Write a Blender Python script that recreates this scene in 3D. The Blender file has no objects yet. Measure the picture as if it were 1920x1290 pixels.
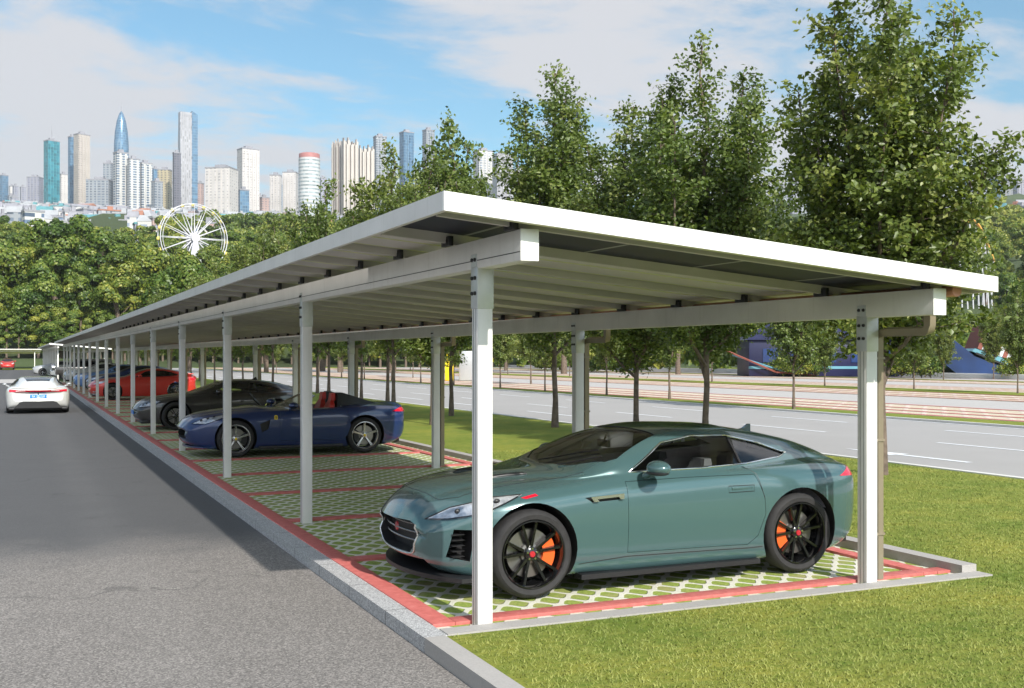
import bpy, bmesh, math, random
import numpy as np
from mathutils import Vector, Matrix
from mathutils.bvhtree import BVHTree
random.seed(7); RNG=np.random.default_rng(7)
R=math.radians; PI=math.pi
sc=bpy.context.scene; COL=sc.collection
TH=R(24.08); CT,ST=math.cos(TH),math.sin(TH); F=2070.0; CH=1.93
def at(u,d,z=0.0):
    """ground point at image column u (of 1920) and depth d in metres"""
    l=(u-960)/F*d
    return Vector((l*CT+d*ST,-l*ST+d*CT,z))
def zat(v,d): return CH+(667-v)/F*d
# ---------------------------------------------------------------- materials
def newmat(n):
    m=bpy.data.materials.new(n); m.use_nodes=True
    nt=m.node_tree; b=nt.nodes['Principled BSDF']; return m,nt,b
def nd(nt,t,**k):
    n=nt.nodes.new(t)
    for a,v in k.items():
        if a.startswith('i_'): n.inputs[a[2:].replace('_',' ')].default_value=v
        else: setattr(n,a,v)
    return n
def rgba(c): return (c[0],c[1],c[2],1)
def mathn(nt,op,a,b=None,c=None):
    n=nt.nodes.new('ShaderNodeMath'); n.operation=op
    for i,x in enumerate((a,b,c)):
        if x is None: continue
        if isinstance(x,(int,float)): n.inputs[i].default_value=x
        else: nt.links.new(x,n.inputs[i])
    return n.outputs[0]
def mixc(nt,f,a,b,bt='MIX'):
    n=nt.nodes.new('ShaderNodeMix'); n.data_type='RGBA'; n.blend_type=bt
    for i,x in ((0,f),(6,a),(7,b)):
        if isinstance(x,(int,float)): n.inputs[i].default_value=x
        elif isinstance(x,tuple): n.inputs[i].default_value=rgba(x)
        else: nt.links.new(x,n.inputs[i])
    return n.outputs[2]
def ramp(nt,f,stops):
    n=nt.nodes.new('ShaderNodeValToRGB'); e=n.color_ramp.elements
    while len(e)<len(stops): e.new(0.5)
    for i,(p,c) in enumerate(stops): e[i].position=p; e[i].color=rgba(c) if isinstance(c,tuple) else (c,c,c,1)
    nt.links.new(f,n.inputs[0]); return n.outputs[0]
def noise(nt,scale,detail=4,co=None,rough=0.5,dist=0.0):
    n=nt.nodes.new('ShaderNodeTexNoise'); n.inputs['Scale'].default_value=scale
    n.inputs['Detail'].default_value=detail; n.inputs['Roughness'].default_value=rough; n.inputs['Distortion'].default_value=dist
    if co is not None: nt.links.new(co,n.inputs['Vector'])
    return n.outputs['Fac']
def bump(nt,b,h,s=0.3,d=0.01):
    n=nt.nodes.new('ShaderNodeBump'); n.inputs['Strength'].default_value=s; n.inputs['Distance'].default_value=d
    nt.links.new(h,n.inputs['Height']); nt.links.new(n.outputs[0],b.inputs['Normal'])
def geo(nt): return nt.nodes.new('ShaderNodeNewGeometry').outputs['Position']
def objc(nt): return nt.nodes.new('ShaderNodeTexCoord').outputs['Object']
def simple(n,c,r=0.5,metal=0.0,var=0.12,scale=3.0,coat=0.0,bmp=0.0):
    m,nt,b=newmat(n)
    co=objc(nt); f=noise(nt,scale,5,co)
    d=tuple(max(0,x*(1-var)) for x in c); l=tuple(min(1,x*(1+var)) for x in c)
    nt.links.new(ramp(nt,f,[(0.3,d),(0.7,l)]),b.inputs['Base Color'])
    b.inputs['Roughness'].default_value=r; b.inputs['Metallic'].default_value=metal
    if coat: b.inputs['Coat Weight'].default_value=coat; b.inputs['Coat Roughness'].default_value=0.03
    if bmp: bump(nt,b,noise(nt,scale*20,3,co),bmp,0.005)
    return m
M={}
def steel_paint():
    m,nt,b=newmat('white_steel_paint'); co=geo(nt)
    f=noise(nt,2.2,6,co,0.6); g=noise(nt,30,3,co)
    c=ramp(nt,f,[(0.25,(0.66,0.645,0.625)),(0.75,(0.78,0.765,0.745))])
    mp=nd(nt,'ShaderNodeMapping'); mp.inputs['Scale'].default_value=(14,14,.7); nt.links.new(co,mp.inputs[0])
    c=mixc(nt,ramp(nt,noise(nt,1.0,5,mp.outputs[0],.6),[(.55,0.0),(.8,.35)]),c,(.46,.43,.38))
    nt.links.new(c,b.inputs['Base Color']); b.inputs['Roughness'].default_value=0.42
    bump(nt,b,g,0.04,0.002); return m
M['white']=steel_paint()
M['fascia']=simple('fascia_white',(0.86,0.855,0.83),0.4,0,0.02)
M['sleeve']=simple('galvanised_sleeve',(0.60,0.62,0.63),0.38,0.35,0.08,6)
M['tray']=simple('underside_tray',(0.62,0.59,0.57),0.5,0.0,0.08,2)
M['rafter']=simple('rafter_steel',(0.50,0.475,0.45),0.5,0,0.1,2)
M['traylip']=simple('underside_lip',(0.66,0.68,0.40),0.35,0.1,0.05,2)
M['black']=simple('black_plastic',(0.015,0.015,0.017),0.45)
M['bolt']=simple('dark_bolt',(0.05,0.05,0.055),0.4,0.6)
M['pipe']=simple('downpipe_tan',(0.27,0.225,0.165),0.38,0.2,0.08)
M['copper']=simple('gutter_copper',(0.55,0.27,0.2),0.35,0.3,0.1)
def pvmat():
    m,nt,b=newmat('solar_cells'); co=geo(nt)
    s=nd(nt,'ShaderNodeSeparateXYZ'); nt.links.new(co,s.inputs[0])
    gx=mathn(nt,'LESS_THAN',mathn(nt,'FRACT',mathn(nt,'MULTIPLY',s.outputs[0],0.97)),0.03)
    gy=mathn(nt,'LESS_THAN',mathn(nt,'FRACT',mathn(nt,'MULTIPLY',s.outputs[1],0.85)),0.03)
    nt.links.new(mixc(nt,mathn(nt,'MAXIMUM',gx,gy),(0.012,0.015,0.03),(0.3,0.3,0.3)),b.inputs['Base Color'])
    b.inputs['Roughness'].default_value=0.55; return m
M['pv']=pvmat()
def asphalt():
    m,nt,b=newmat('asphalt_lot'); co=geo(nt)
    s=nd(nt,'ShaderNodeSeparateXYZ'); nt.links.new(co,s.inputs[0])
    f1=noise(nt,95,3,co,0.7); f2=noise(nt,1.1,6,co); f3=noise(nt,260,2,co)
    v=nd(nt,'ShaderNodeTexVoronoi'); v.inputs['Scale'].default_value=85; nt.links.new(co,v.inputs['Vector'])
    sp=ramp(nt,f1,[(0.32,(0.06,0.055,0.051)),(0.5,(0.165,0.15,0.139)),(0.68,(0.38,0.35,0.325))])
    st=ramp(nt,v.outputs['Color'],[(0.2,(0.08,0.075,0.07)),(0.55,(0.205,0.19,0.178)),(0.9,(0.44,0.405,0.375))])
    near=mixc(nt,0.5,sp,st)
    # chip-sealed surface by the entrance; broad soft shadow painted darker further along the aisle
    shade_c=ramp(nt,f1,[(0.3,(0.052,0.052,0.054)),(0.7,(0.104,0.104,0.107))])
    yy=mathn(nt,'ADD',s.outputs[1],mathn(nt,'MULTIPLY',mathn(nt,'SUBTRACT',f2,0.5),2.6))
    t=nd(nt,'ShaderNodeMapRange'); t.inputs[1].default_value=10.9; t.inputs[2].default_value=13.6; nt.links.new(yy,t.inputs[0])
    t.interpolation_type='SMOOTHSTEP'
    c=mixc(nt,t.outputs[0],near,shade_c)
    c=mixc(nt,0.5,c,mixc(nt,f2,(0.82,0.82,0.82),(1.15,1.15,1.15)),'MULTIPLY')
    # oil drips and worn wheel tracks down the aisle
    oil=ramp(nt,noise(nt,1.9,3,co,.5),[(0.66,0.0),(0.74,1.0)]); c=mixc(nt,mathn(nt,'MULTIPLY',oil,.28),c,(0.04,0.04,0.042))
    trk=mathn(nt,'ABSOLUTE',mathn(nt,'SUBTRACT',mathn(nt,'FRACT',mathn(nt,'MULTIPLY',s.outputs[0],.55)),.5)); tk2=ramp(nt,trk,[(0.05,1.0),(0.22,0.0)])
    c=mixc(nt,mathn(nt,'MULTIPLY',tk2,mathn(nt,'MULTIPLY',f2,.09)),c,(0.30,0.29,0.28))
    # fine cracks / tar seams
    w=nd(nt,'ShaderNodeTexVoronoi'); w.feature='DISTANCE_TO_EDGE'; w.inputs['Scale'].default_value=0.16
    wn=nd(nt,'ShaderNodeVectorMath',operation='MULTIPLY_ADD'); nn=nt.nodes.new('ShaderNodeTexNoise'); nn.inputs['Scale'].default_value=1.4; nt.links.new(co,nn.inputs['Vector'])
    nt.links.new(nn.outputs['Color'],wn.inputs[0]); wn.inputs[1].default_value=(1.2,1.2,0); nt.links.new(co,wn.inputs[2]); nt.links.new(wn.outputs[0],w.inputs['Vector'])
    cr=mathn(nt,'LESS_THAN',w.outputs['Distance'],0.0022)
    c=mixc(nt,mathn(nt,'MULTIPLY',cr,0.35),c,(0.03,0.03,0.03))
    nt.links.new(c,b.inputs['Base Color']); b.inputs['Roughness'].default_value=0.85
    bump(nt,b,v.outputs['Distance'],0.35,0.006); return m
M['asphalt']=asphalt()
def roadmat(n,a,c2):
    m,nt,b=newmat(n); co=geo(nt)
    f=noise(nt,60,3,co,0.7); g=noise(nt,0.5,5,co)
    c=mixc(nt,g,ramp(nt,f,[(0.3,tuple(x*0.85 for x in a)),(0.7,a)]),ramp(nt,f,[(0.3,tuple(x*0.85 for x in c2)),(0.7,c2)]))
    nt.links.new(c,b.inputs['Base Color']); b.inputs['Roughness'].default_value=0.85; bump(nt,b,f,0.2,0.004); return m
M['road']=roadmat('road_asphalt',(0.33,0.318,0.31),(0.39,0.377,0.37))
M['aisle']=roadmat('lot_aisle',(0.42,0.40,0.385),(0.48,0.46,0.44))
M['concrete']=roadmat('kerb_concrete',(0.34,0.32,0.305),(0.42,0.40,0.38))
M['whitekerb']=roadmat('pale_kerb',(0.62,0.61,0.59),(0.7,0.69,0.67))
def granite():
    m,nt,b=newmat('granite_kerb'); co=geo(nt)
    v=nd(nt,'ShaderNodeTexVoronoi'); v.inputs['Scale'].default_value=120; nt.links.new(co,v.inputs['Vector'])
    f=noise(nt,150,3,co,0.8)
    c=mixc(nt,0.5,ramp(nt,v.outputs['Color'],[(0.2,(0.10,0.10,0.105)),(0.5,(0.36,0.36,0.365)),(0.9,(0.8,0.8,0.8))]),ramp(nt,f,[(0.35,(0.2,0.2,0.21)),(0.65,(0.6,0.6,0.6))]))
    s=nd(nt,'ShaderNodeSeparateXYZ'); nt.links.new(co,s.inputs[0])
    j=mathn(nt,'LESS_THAN',mathn(nt,'FRACT',s.outputs[1]),0.012)
    c=mixc(nt,j,c,(0.08,0.08,0.08))
    nt.links.new(c,b.inputs['Base Color']); b.inputs['Roughness'].default_value=0.7; return m
M['granite']=granite()
def redmat():
    m,nt,b=newmat('red_kerb_paint'); co=geo(nt)
    f=noise(nt,14,5,co,0.7); g=noise(nt,90,3,co)
    c=ramp(nt,f,[(0.25,(0.36,0.085,0.075)),(0.55,(0.47,0.125,0.11)),(0.8,(0.52,0.19,0.17))])
    nt.links.new(c,b.inputs['Base Color']); b.inputs['Roughness'].default_value=0.65; bump(nt,b,g,0.2,0.004); return m
M['red']=redmat()
def paver(name='grass_paver',P=0.27,H2=0.30,ca=(0.56,0.54,0.47),cb=(0.74,0.72,0.64),ga=(0.12,0.17,0.025),gb=(0.26,0.33,0.055),gc=(0.42,0.44,0.12)):
    m,nt,b=newmat(name); co=geo(nt)
    s=nd(nt,'ShaderNodeSeparateXYZ'); nt.links.new(co,s.inputs[0]); x,y=s.outputs[0],s.outputs[1]
    w=mathn(nt,'MULTIPLY',mathn(nt,'SINE',mathn(nt,'MULTIPLY',x,2*PI/P)),0.25)
    yy=mathn(nt,'DIVIDE',y,H2)
    def line(e):
        fr=mathn(nt,'FRACT',e); d=mathn(nt,'ABSOLUTE',mathn(nt,'SUBTRACT',fr,0.5)); return mathn(nt,'SUBTRACT',0.5,d)
    d1=line(mathn(nt,'ADD',yy,w)); d2=line(mathn(nt,'ADD',mathn(nt,'SUBTRACT',yy,w),0.5))
    d=mathn(nt,'MINIMUM',d1,d2)
    d=mathn(nt,'ADD',d,mathn(nt,'MULTIPLY',mathn(nt,'SUBTRACT',noise(nt,40,3,co),0.5),0.05))
    k=nd(nt,'ShaderNodeMapRange'); k.inputs[1].default_value=0.12; k.inputs[2].default_value=0.16; nt.links.new(d,k.inputs[0])
    cf=noise(nt,70,4,co,0.7); con=ramp(nt,cf,[(0.3,ca),(0.7,cb)])
    gf=noise(nt,45,4,co,0.8); gr=ramp(nt,gf,[(0.3,ga),(0.55,gb),(0.8,gc)])
    big=noise(nt,1.3,4,co)
    con=mixc(nt,ramp(nt,big,[(.35,0.0),(.75,.55)]),con,(0.40,0.41,0.25)); gr=mixc(nt,ramp(nt,noise(nt,3.1,4,co),[(.5,0.0),(.72,.7)]),gr,(0.34,0.29,0.14))
    nt.links.new(mixc(nt,k.outputs[0],con,gr),b.inputs['Base Color'])
    b.inputs['Roughness'].default_value=0.9
    h=mathn(nt,'ADD',mathn(nt,'MULTIPLY',k.outputs[0],-1.0),mathn(nt,'MULTIPLY',gf,0.3))
    bump(nt,b,h,0.6,0.02); return m
M['paver']=paver()
M['farpaver']=paver('far_grass_paver',0.9,0.9,(.58,.48,.42),(.68,.58,.52),(.48,.42,.28),(.55,.47,.36),(.58,.50,.40))
def grassmat(n='lawn_grass',sc=1.0):
    m,nt,b=newmat(n); co=geo(nt)
    mp=nd(nt,'ShaderNodeMapping'); nt.links.new(co,mp.inputs[0]); mp.inputs['Rotation'].default_value=(0,0,R(24)); mp.inputs['Scale'].default_value=(1,2.6,1)
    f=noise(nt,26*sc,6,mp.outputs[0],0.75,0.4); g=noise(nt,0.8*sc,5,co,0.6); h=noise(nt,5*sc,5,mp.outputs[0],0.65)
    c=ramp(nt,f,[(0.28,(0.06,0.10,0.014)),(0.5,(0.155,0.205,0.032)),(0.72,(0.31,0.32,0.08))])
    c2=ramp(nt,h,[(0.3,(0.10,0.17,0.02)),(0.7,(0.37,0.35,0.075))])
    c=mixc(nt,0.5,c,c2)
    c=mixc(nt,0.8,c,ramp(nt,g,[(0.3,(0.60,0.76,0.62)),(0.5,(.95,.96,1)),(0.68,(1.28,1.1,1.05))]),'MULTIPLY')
    nt.links.new(c,b.inputs['Base Color']); b.inputs['Roughness'].default_value=0.95; b.inputs['Specular IOR Level'].default_value=0.15
    bump(nt,b,f,0.6,0.03); return m
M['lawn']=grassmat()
M['hillgrass']=simple('hill_ground',(0.05,0.075,0.02),0.95,0,0.4,0.02)
def leafmat(n,dark,mid,light,rv=.75):
    m,nt,b=newmat(n)
    at_=nd(nt,'ShaderNodeAttribute',attribute_name='tint'); oi=nd(nt,'ShaderNodeObjectInfo')
    c=ramp(nt,at_.outputs['Fac'],[(0.0,dark),(0.5,mid),(1.0,light)])
    c=mixc(nt,rv,c,ramp(nt,oi.outputs['Random'],[(0.0,(0.55,0.72,0.6)),(0.35,(.85,.95,.85)),(0.7,(1.02,1.0,.9)),(1.0,(1.28,1.14,0.8))]),'MULTIPLY')
    nt.links.new(c,b.inputs['Base Color']); b.inputs['Roughness'].default_value=0.42; b.inputs['Specular IOR Level'].default_value=0.45
    tr=nd(nt,'ShaderNodeBsdfTranslucent'); nt.links.new(mixc(nt,1.0,c,(1.5,1.6,0.6),'MULTIPLY'),tr.inputs[0])
    mx=nd(nt,'ShaderNodeMixShader'); mx.inputs[0].default_value=0.30
    nt.links.new(b.outputs[0],mx.inputs[1]); nt.links.new(tr.outputs[0],mx.inputs[2])
    nt.links.new(mx.outputs[0],nt.nodes['Material Output'].inputs[0]); return m
M['leaf']=leafmat('pear_leaf',(0.055,0.082,0.018),(0.125,0.172,0.038),(0.29,0.31,0.095),.35)
M['wood_leaf']=leafmat('wood_leaf',(0.030,0.062,0.012),(0.125,0.185,0.03),(0.40,0.39,0.09))
M['bark']=simple('bark',(0.14,0.105,0.08),0.9,0,0.4,9,0,0.6)
def glass(n,tint=(0.5,0.55,0.52),tr=0.86):
    m,nt,b=newmat(n); out=nt.nodes['Material Output']
    t=nd(nt,'ShaderNodeBsdfTransparent'); t.inputs[0].default_value=rgba(tint)
    g=nd(nt,'ShaderNodeBsdfGlossy'); g.inputs['Roughness'].default_value=0.01; g.inputs[0].default_value=(0.95,0.95,0.95,1)
    fr=nd(nt,'ShaderNodeFresnel'); fr.inputs[0].default_value=1.52
    f=mathn(nt,'ADD',mathn(nt,'MULTIPLY',fr.outputs[0],1.0),0.03)
    mx=nd(nt,'ShaderNodeMixShader'); nt.links.new(f,mx.inputs[0]); nt.links.new(t.outputs[0],mx.inputs[1]); nt.links.new(g.outputs[0],mx.inputs[2])
    nt.links.new(mx.outputs[0],out.inputs[0]); return m
M['glass']=glass('car_glass',(0.80,0.84,0.81)); M['darkglass']=glass('tinted_glass',(0.08,0.09,0.09))
M['clear']=glass('lamp_glass',(0.9,0.92,0.95))
def paint(n,c,flake=0.25,rough=0.32):
    m,nt,b=newmat(n); co=objc(nt)
    f=noise(nt,900,2,co); 
    nt.links.new(ramp(nt,f,[(0.35,tuple(x*(1-flake*0.4) for x in c)),(0.65,tuple(x*(1+flake*0.4) for x in c))]),b.inputs['Base Color'])
    b.inputs['Metallic'].default_value=0.25; b.inputs['Roughness'].default_value=rough
    b.inputs['Coat Weight'].default_value=1.0; b.inputs['Coat Roughness'].default_value=0.02; return m
M['green_paint']=paint('green_car_paint',(0.066,0.130,0.136),0.2,0.22)
M['blue_paint']=paint('blue_car_paint',(0.012,0.032,0.125))
M['dark_paint']=paint('charcoal_car_paint',(0.035,0.032,0.03))
M['black_paint']=paint('black_car_paint',(0.008,0.008,0.009))
M['red_paint']=paint('red_car_paint',(0.62,0.035,0.025))
M['white_paint']=paint('white_car_paint',(0.74,0.74,0.72),0.05)
M['silver_paint']=paint('silver_car_paint',(0.45,0.46,0.47),0.1)
M['sky_paint']=paint('pale_blue_car_paint',(0.12,0.24,0.50))
M['tyre']=simple('tyre_rubber',(0.022,0.021,0.022),0.75,0,0.2,20,0,0.2)
M['liner']=simple('wheel_arch_liner',(0.008,0.008,0.008),0.9)
M['rimblack']=simple('gloss_black_rim',(0.014,0.014,0.015),0.16,0.5,0.05,5,0.8)
M['rimsilver']=simple('silver_rim',(0.55,0.55,0.56),0.25,0.9,0.05)
M['disc']=simple('brake_steel',(0.28,0.27,0.26),0.35,0.9,0.1,12)
M['caliper']=simple('orange_caliper',(0.75,0.11,0.02),0.35,0,0.05)
M['chrome']=simple('chrome_trim',(0.78,0.78,0.78),0.12,1.0,0.02)
M['interior']=simple('grey_cabin',(0.15,0.145,0.16),0.7,0,0.2,6)
M['headliner']=simple('grey_headliner',(0.48,0.46,0.50),0.8,0,0.1,6)
M['redseat']=simple('red_leather',(0.55,0.03,0.02),0.45,0,0.1,8)
M['tail']=simple('tail_lens',(0.62,0.01,0.03),0.12,0,0.15,30,0.8)
M['lampin']=simple('lamp_reflector',(0.80,0.81,0.84),0.22,0.6,0.35,22)
M['redbadge']=simple('red_badge',(0.4,0.02,0.03),0.3,0,0.2,60,0.5)
M['yellow']=simple('yellow_enamel',(0.85,0.62,0.02),0.3,0,0.05)
M['plateblue']=simple('blue_plate',(0.03,0.22,0.70),0.3,0,0.05)
M['platewhite']=simple('white_plate_characters',(0.85,0.87,0.9),0.4,0,0.02)
# ---------------------------------------------------------------- mesh helpers
class MB:
    def __init__(s): s.v=[]; s.f=[]; s.m=[]
    def add(s,vs,fs,mi=0):
        o=len(s.v); s.v+=[tuple(p) for p in vs]; s.f+=[tuple(o+i for i in f) for f in fs]; s.m+=[mi]*len(fs)
    def box(s,a,b,mi=0,bev=0.0):
        x0,y0,z0=a; x1,y1,z1=b
        if bev<=0:
            s.add([(x0,y0,z0),(x1,y0,z0),(x1,y1,z0),(x0,y1,z0),(x0,y0,z1),(x1,y0,z1),(x1,y1,z1),(x0,y1,z1)],
              [(0,3,2,1),(4,5,6,7),(0,1,5,4),(1,2,6,5),(2,3,7,6),(3,0,4,7)],mi); return
        e=bev; bm=bmesh.new(); bmesh.ops.create_cube(bm,size=1)
        bmesh.ops.scale(bm,vec=(x1-x0,y1-y0,z1-z0),verts=bm.verts); bmesh.ops.translate(bm,vec=((x0+x1)/2,(y0+y1)/2,(z0+z1)/2),verts=bm.verts)
        bmesh.ops.bevel(bm,geom=bm.edges[:],offset=e,segments=2,affect='EDGES',profile=0.5)
        bm.verts.index_update(); s.add([v.co[:] for v in bm.verts],[[v.index for v in f.verts] for f in bm.faces],mi); bm.free()
    def prism(s,poly,axis,a,b,mi=0):
        """poly: 2D points; extruded along axis ('x','y','z') from a to b"""
        n=len(poly)
        def P(p,t): return {'x':(t,p[0],p[1]),'y':(p[0],t,p[1]),'z':(p[0],p[1],t)}[axis]
        s.add([P(p,a) for p in poly]+[P(p,b) for p in poly],[tuple(range(n))[::-1],tuple(range(n,2*n))]+[(i,(i+1)%n,n+(i+1)%n,n+i) for i in range(n)],mi)
    def tube(s,pts,r,seg=8,mi=0,closed=False,cap=True,ph=0):
        pts=[Vector(p) for p in pts]; n=len(pts); rs=r if isinstance(r,(list,tuple)) else [r]*n
        V=[]; 
        for i,p in enumerate(pts):
            a=pts[(i-1)%n] if (closed or i>0) else p; c=pts[(i+1)%n] if (closed or i<n-1) else p
            t=(c-a).normalized() if (c-a).length>1e-9 else Vector((0,0,1))
            if i==0: up=Vector((0,0,1)) if abs(t.z)<0.9 else Vector((1,0,0))
            u=(up-t*up.dot(t)); u=u.normalized() if u.length>1e-6 else Vector((1,0,0)); up=u; w=t.cross(u)
            V+=[p+(u*math.cos(2*PI*(k+ph)/seg)+w*math.sin(2*PI*(k+ph)/seg))*rs[i] for k in range(seg)]
        Fs=[]
        for i in range(n if closed else n-1):
            j=(i+1)%n
            Fs+=[(i*seg+k,i*seg+(k+1)%seg,j*seg+(k+1)%seg,j*seg+k) for k in range(seg)]
        if cap and not closed: Fs+=[tuple(range(seg))[::-1],tuple((n-1)*seg+k for k in range(seg))]
        s.add(V,Fs,mi)
    def lathe(s,prof,seg=32,axis='z',c=(0,0,0),mi=0,close=False):
        V=[]
        for k in range(seg):
            a=2*PI*k/seg
            for r,h in prof:
                if axis=='z': p=(c[0]+r*math.cos(a),c[1]+r*math.sin(a),c[2]+h)
                elif axis=='y': p=(c[0]+r*math.cos(a),c[1]+h,c[2]+r*math.sin(a))
                else: p=(c[0]+h,c[1]+r*math.cos(a),c[2]+r*math.sin(a))
                V.append(p)
        n=len(prof); Fs=[]
        for k in range(seg):
            q=(k+1)%seg
            for i in range(n if close else n-1):
                j=(i+1)%n; Fs.append((k*n+i,q*n+i,q*n+j,k*n+j))
        s.add(V,Fs,mi)
    def ell(s,c,r,seg=14,mi=0,rot=None):
        V=[];nr=seg//2
        for i in range(nr+1):
            t=PI*i/nr
            for k in range(seg):
                a=2*PI*k/seg; p=Vector((r[0]*math.sin(t)*math.cos(a),r[1]*math.sin(t)*math.sin(a),r[2]*math.cos(t)))
                if rot: p=rot@p
                V.append(p+Vector(c))
        s.add(V,[(i*seg+k,(i+1)*seg+k,(i+1)*seg+(k+1)%seg,i*seg+(k+1)%seg) for i in range(nr) for k in range(seg)],mi)
    def mesh(s,name,mats,smooth=None):
        me=bpy.data.meshes.new(name); me.from_pydata(s.v,[],s.f)
        for m in (mats if isinstance(mats,(list,tuple)) else [mats]): me.materials.append(m)
        if len(me.materials)>1: me.polygons.foreach_set('material_index',s.m)
        me.validate(); finish(me,smooth); return me
    def build(s,name,mats,parent=None,smooth=None,loc=(0,0,0)):
        return link(name,s.mesh(name,mats,smooth),parent,loc)
def finish(me,smooth=None):
    bm=bmesh.new(); bm.from_mesh(me); bmesh.ops.remove_doubles(bm,verts=bm.verts,dist=1e-5); bmesh.ops.recalc_face_normals(bm,faces=bm.faces); bm.to_mesh(me); bm.free()
    if smooth:
        me.polygons.foreach_set('use_smooth',[True]*len(me.polygons)); me.set_sharp_from_angle(angle=R(smooth))
    me.update()
def link(name,me,parent=None,loc=(0,0,0),rz=0):
    o=bpy.data.objects.new(name,me); COL.objects.link(o); o.location=loc; o.rotation_euler=(0,0,rz)
    if parent is not None: o.parent=parent
    return o
def tag(o,label,cat,group=None):
    o['label']=label; o['category']=cat
    if group: o['group']=group
    return o
def struct(o,k='structure'): o['kind']=k; return o
def thing(name,label,cat,loc=(0,0,0),rz=0,group=None):
    return tag(link(name,None,None,loc,rz),label,cat,group)
def copy_tree(o,parent=None):
    c=o.copy(); COL.objects.link(c)
    if parent is not None: c.parent=parent
    for ch in o.children: copy_tree(ch,c)
    return c
_tmp=[]
def boolean(a,b,op='DIFFERENCE'):
    oa=bpy.data.objects.new('ta',a); ob=bpy.data.objects.new('tb',b); COL.objects.link(oa); COL.objects.link(ob)
    md=oa.modifiers.new('b','BOOLEAN'); md.operation=op; md.solver='EXACT'; md.object=ob
    dg=bpy.context.evaluated_depsgraph_get(); me=bpy.data.meshes.new_from_object(oa.evaluated_get(dg))
    bpy.data.objects.remove(oa); bpy.data.objects.remove(ob); return me
def subsurf(me,lv):
    oa=bpy.data.objects.new('ta',me); COL.objects.link(oa); md=oa.modifiers.new('s','SUBSURF'); md.levels=lv; md.render_levels=lv
    dg=bpy.context.evaluated_depsgraph_get(); r=bpy.data.meshes.new_from_object(oa.evaluated_get(dg)); bpy.data.objects.remove(oa); return r
# ---------------------------------------------------------------- cars
HD=('x','zb','w','zs','ws','zg','wg','zr','wr','zt')
BASE=[(0,.44,.58,.52,.54,.55,.43,.565,.30,.572),(.05,.31,.66,.585,.60,.615,.48,.632,.32,.645),(.15,.22,.745,.65,.665,.69,.53,.735,.34,.75),
(.35,.17,.848,.75,.765,.795,.60,.82,.38,.842),(.6,.14,.92,.80,.835,.84,.66,.865,.42,.885),(.93,.13,.955,.85,.865,.88,.70,.905,.45,.925),
(1.2,.13,.945,.865,.865,.895,.74,.925,.55,.95),(1.42,.13,.935,.88,.86,.905,.78,.94,.72,.975),(1.8,.12,.93,.90,.865,.925,.83,1.06,.735,1.13),
(2.26,.12,.93,.91,.87,.93,.835,1.225,.60,1.28),(2.6,.12,.93,.915,.875,.935,.83,1.255,.57,1.315),(3.0,.12,.94,.93,.88,.945,.80,1.24,.54,1.305),
(3.4,.13,.97,.955,.87,.968,.73,1.18,.52,1.258),(3.8,.14,.965,.965,.85,.985,.66,1.105,.48,1.178),(4.1,.18,.93,.95,.82,.965,.62,1.03,.44,1.088),
(4.3,.24,.88,.925,.78,.94,.56,.972,.40,1.012),(4.42,.34,.82,.88,.71,.895,.50,.92,.36,.945),(4.47,.46,.75,.80,.65,.81,.44,.825,.32,.84)]
def pchip(xs,ys,q):
    xs=np.array(xs,float); ys=np.array(ys,float); h=np.diff(xs); d=np.diff(ys)/h; n=len(xs); m=np.zeros(n)
    for i in range(1,n-1):
        if d[i-1]*d[i]>0:
            w1=2*h[i]+h[i-1]; w2=h[i]+2*h[i-1]; m[i]=(w1+w2)/(w1/d[i-1]+w2/d[i])
    m[0]=d[0]; m[-1]=d[-1]
    q=np.clip(np.array(q,float),xs[0],xs[-1]); i=np.clip(np.searchsorted(xs,q)-1,0,n-2); t=(q-xs[i])/h[i]
    return ys[i]*(2*t**3-3*t**2+1)+m[i]*h[i]*(t**3-2*t**2+t)+ys[i+1]*(-2*t**3+3*t**2)+m[i+1]*h[i]*(t**3-t**2)
def body_cage(T,cf,cr,inset=0.0,ns=56):
    T=np.array(T); L=T[-1,0]
    xs=np.unique(np.concatenate([np.linspace(0,L,ns),[.012,.03,.06,.1,L-.012,L-.03,L-.06,L-.1]]))
    C=[pchip(T[:,0],T[:,k],xs) for k in range(1,10)]
    V=[];rings=[]
    for i,x in enumerate(xs):
        zb,w,zs,ws,zg,wg,zr,wr,zt=[c[i] for c in C]
        mid=zb+(zs-zb)*.52
        half=[(w*.62,zb),(w-.075,zb+.004),(w-.03,zb+.07),(w-.006,mid-.1*(zs-zb)),(w,mid+.07),(w-.012,zs-.12*(zs-zb)),(ws+.012,zs-.03),(ws-.012,zs-.002),
              (wg+.006,zg),(wg-.006,zg+.014) if zt-zs>.2 else (wg-.02,zg+.004),((wg+wr)/2+.012,(zg+zr)/2+.006),(wr+.012,zr-.012),(wr-.06,zr+(zt-zr)*.55),(wr*.5,zt-(zt-zr)*.14)]
        if inset: half=[(max(.02,y-inset),z+inset if z<mid else z-inset) for y,z in half]
        zb2,zt2=zb+inset,zt-inset
        ring=[(0,zb2)]+half+[(0,zt2)]+[(-y,z) for y,z in reversed(half)]
        rr=[]
        for y,z in ring:
            a=(abs(y)/.9)**2.2; xx=x
            if x<1.0: xx+=cf*a*(1-x)**2
            if x>L-.9: xx-=cr*a*((x-(L-.9))/.9)**2
            rr.append(len(V)); V.append((xx,y,z))
        rings.append(rr)
    Fs=[]; n=len(rings[0])
    for a,b in zip(rings,rings[1:]): Fs+=[(a[k],a[(k+1)%n],b[(k+1)%n],b[k]) for k in range(n)]
    Fs+=[tuple(rings[0])[::-1],tuple(rings[-1])]
    return V,Fs
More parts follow.
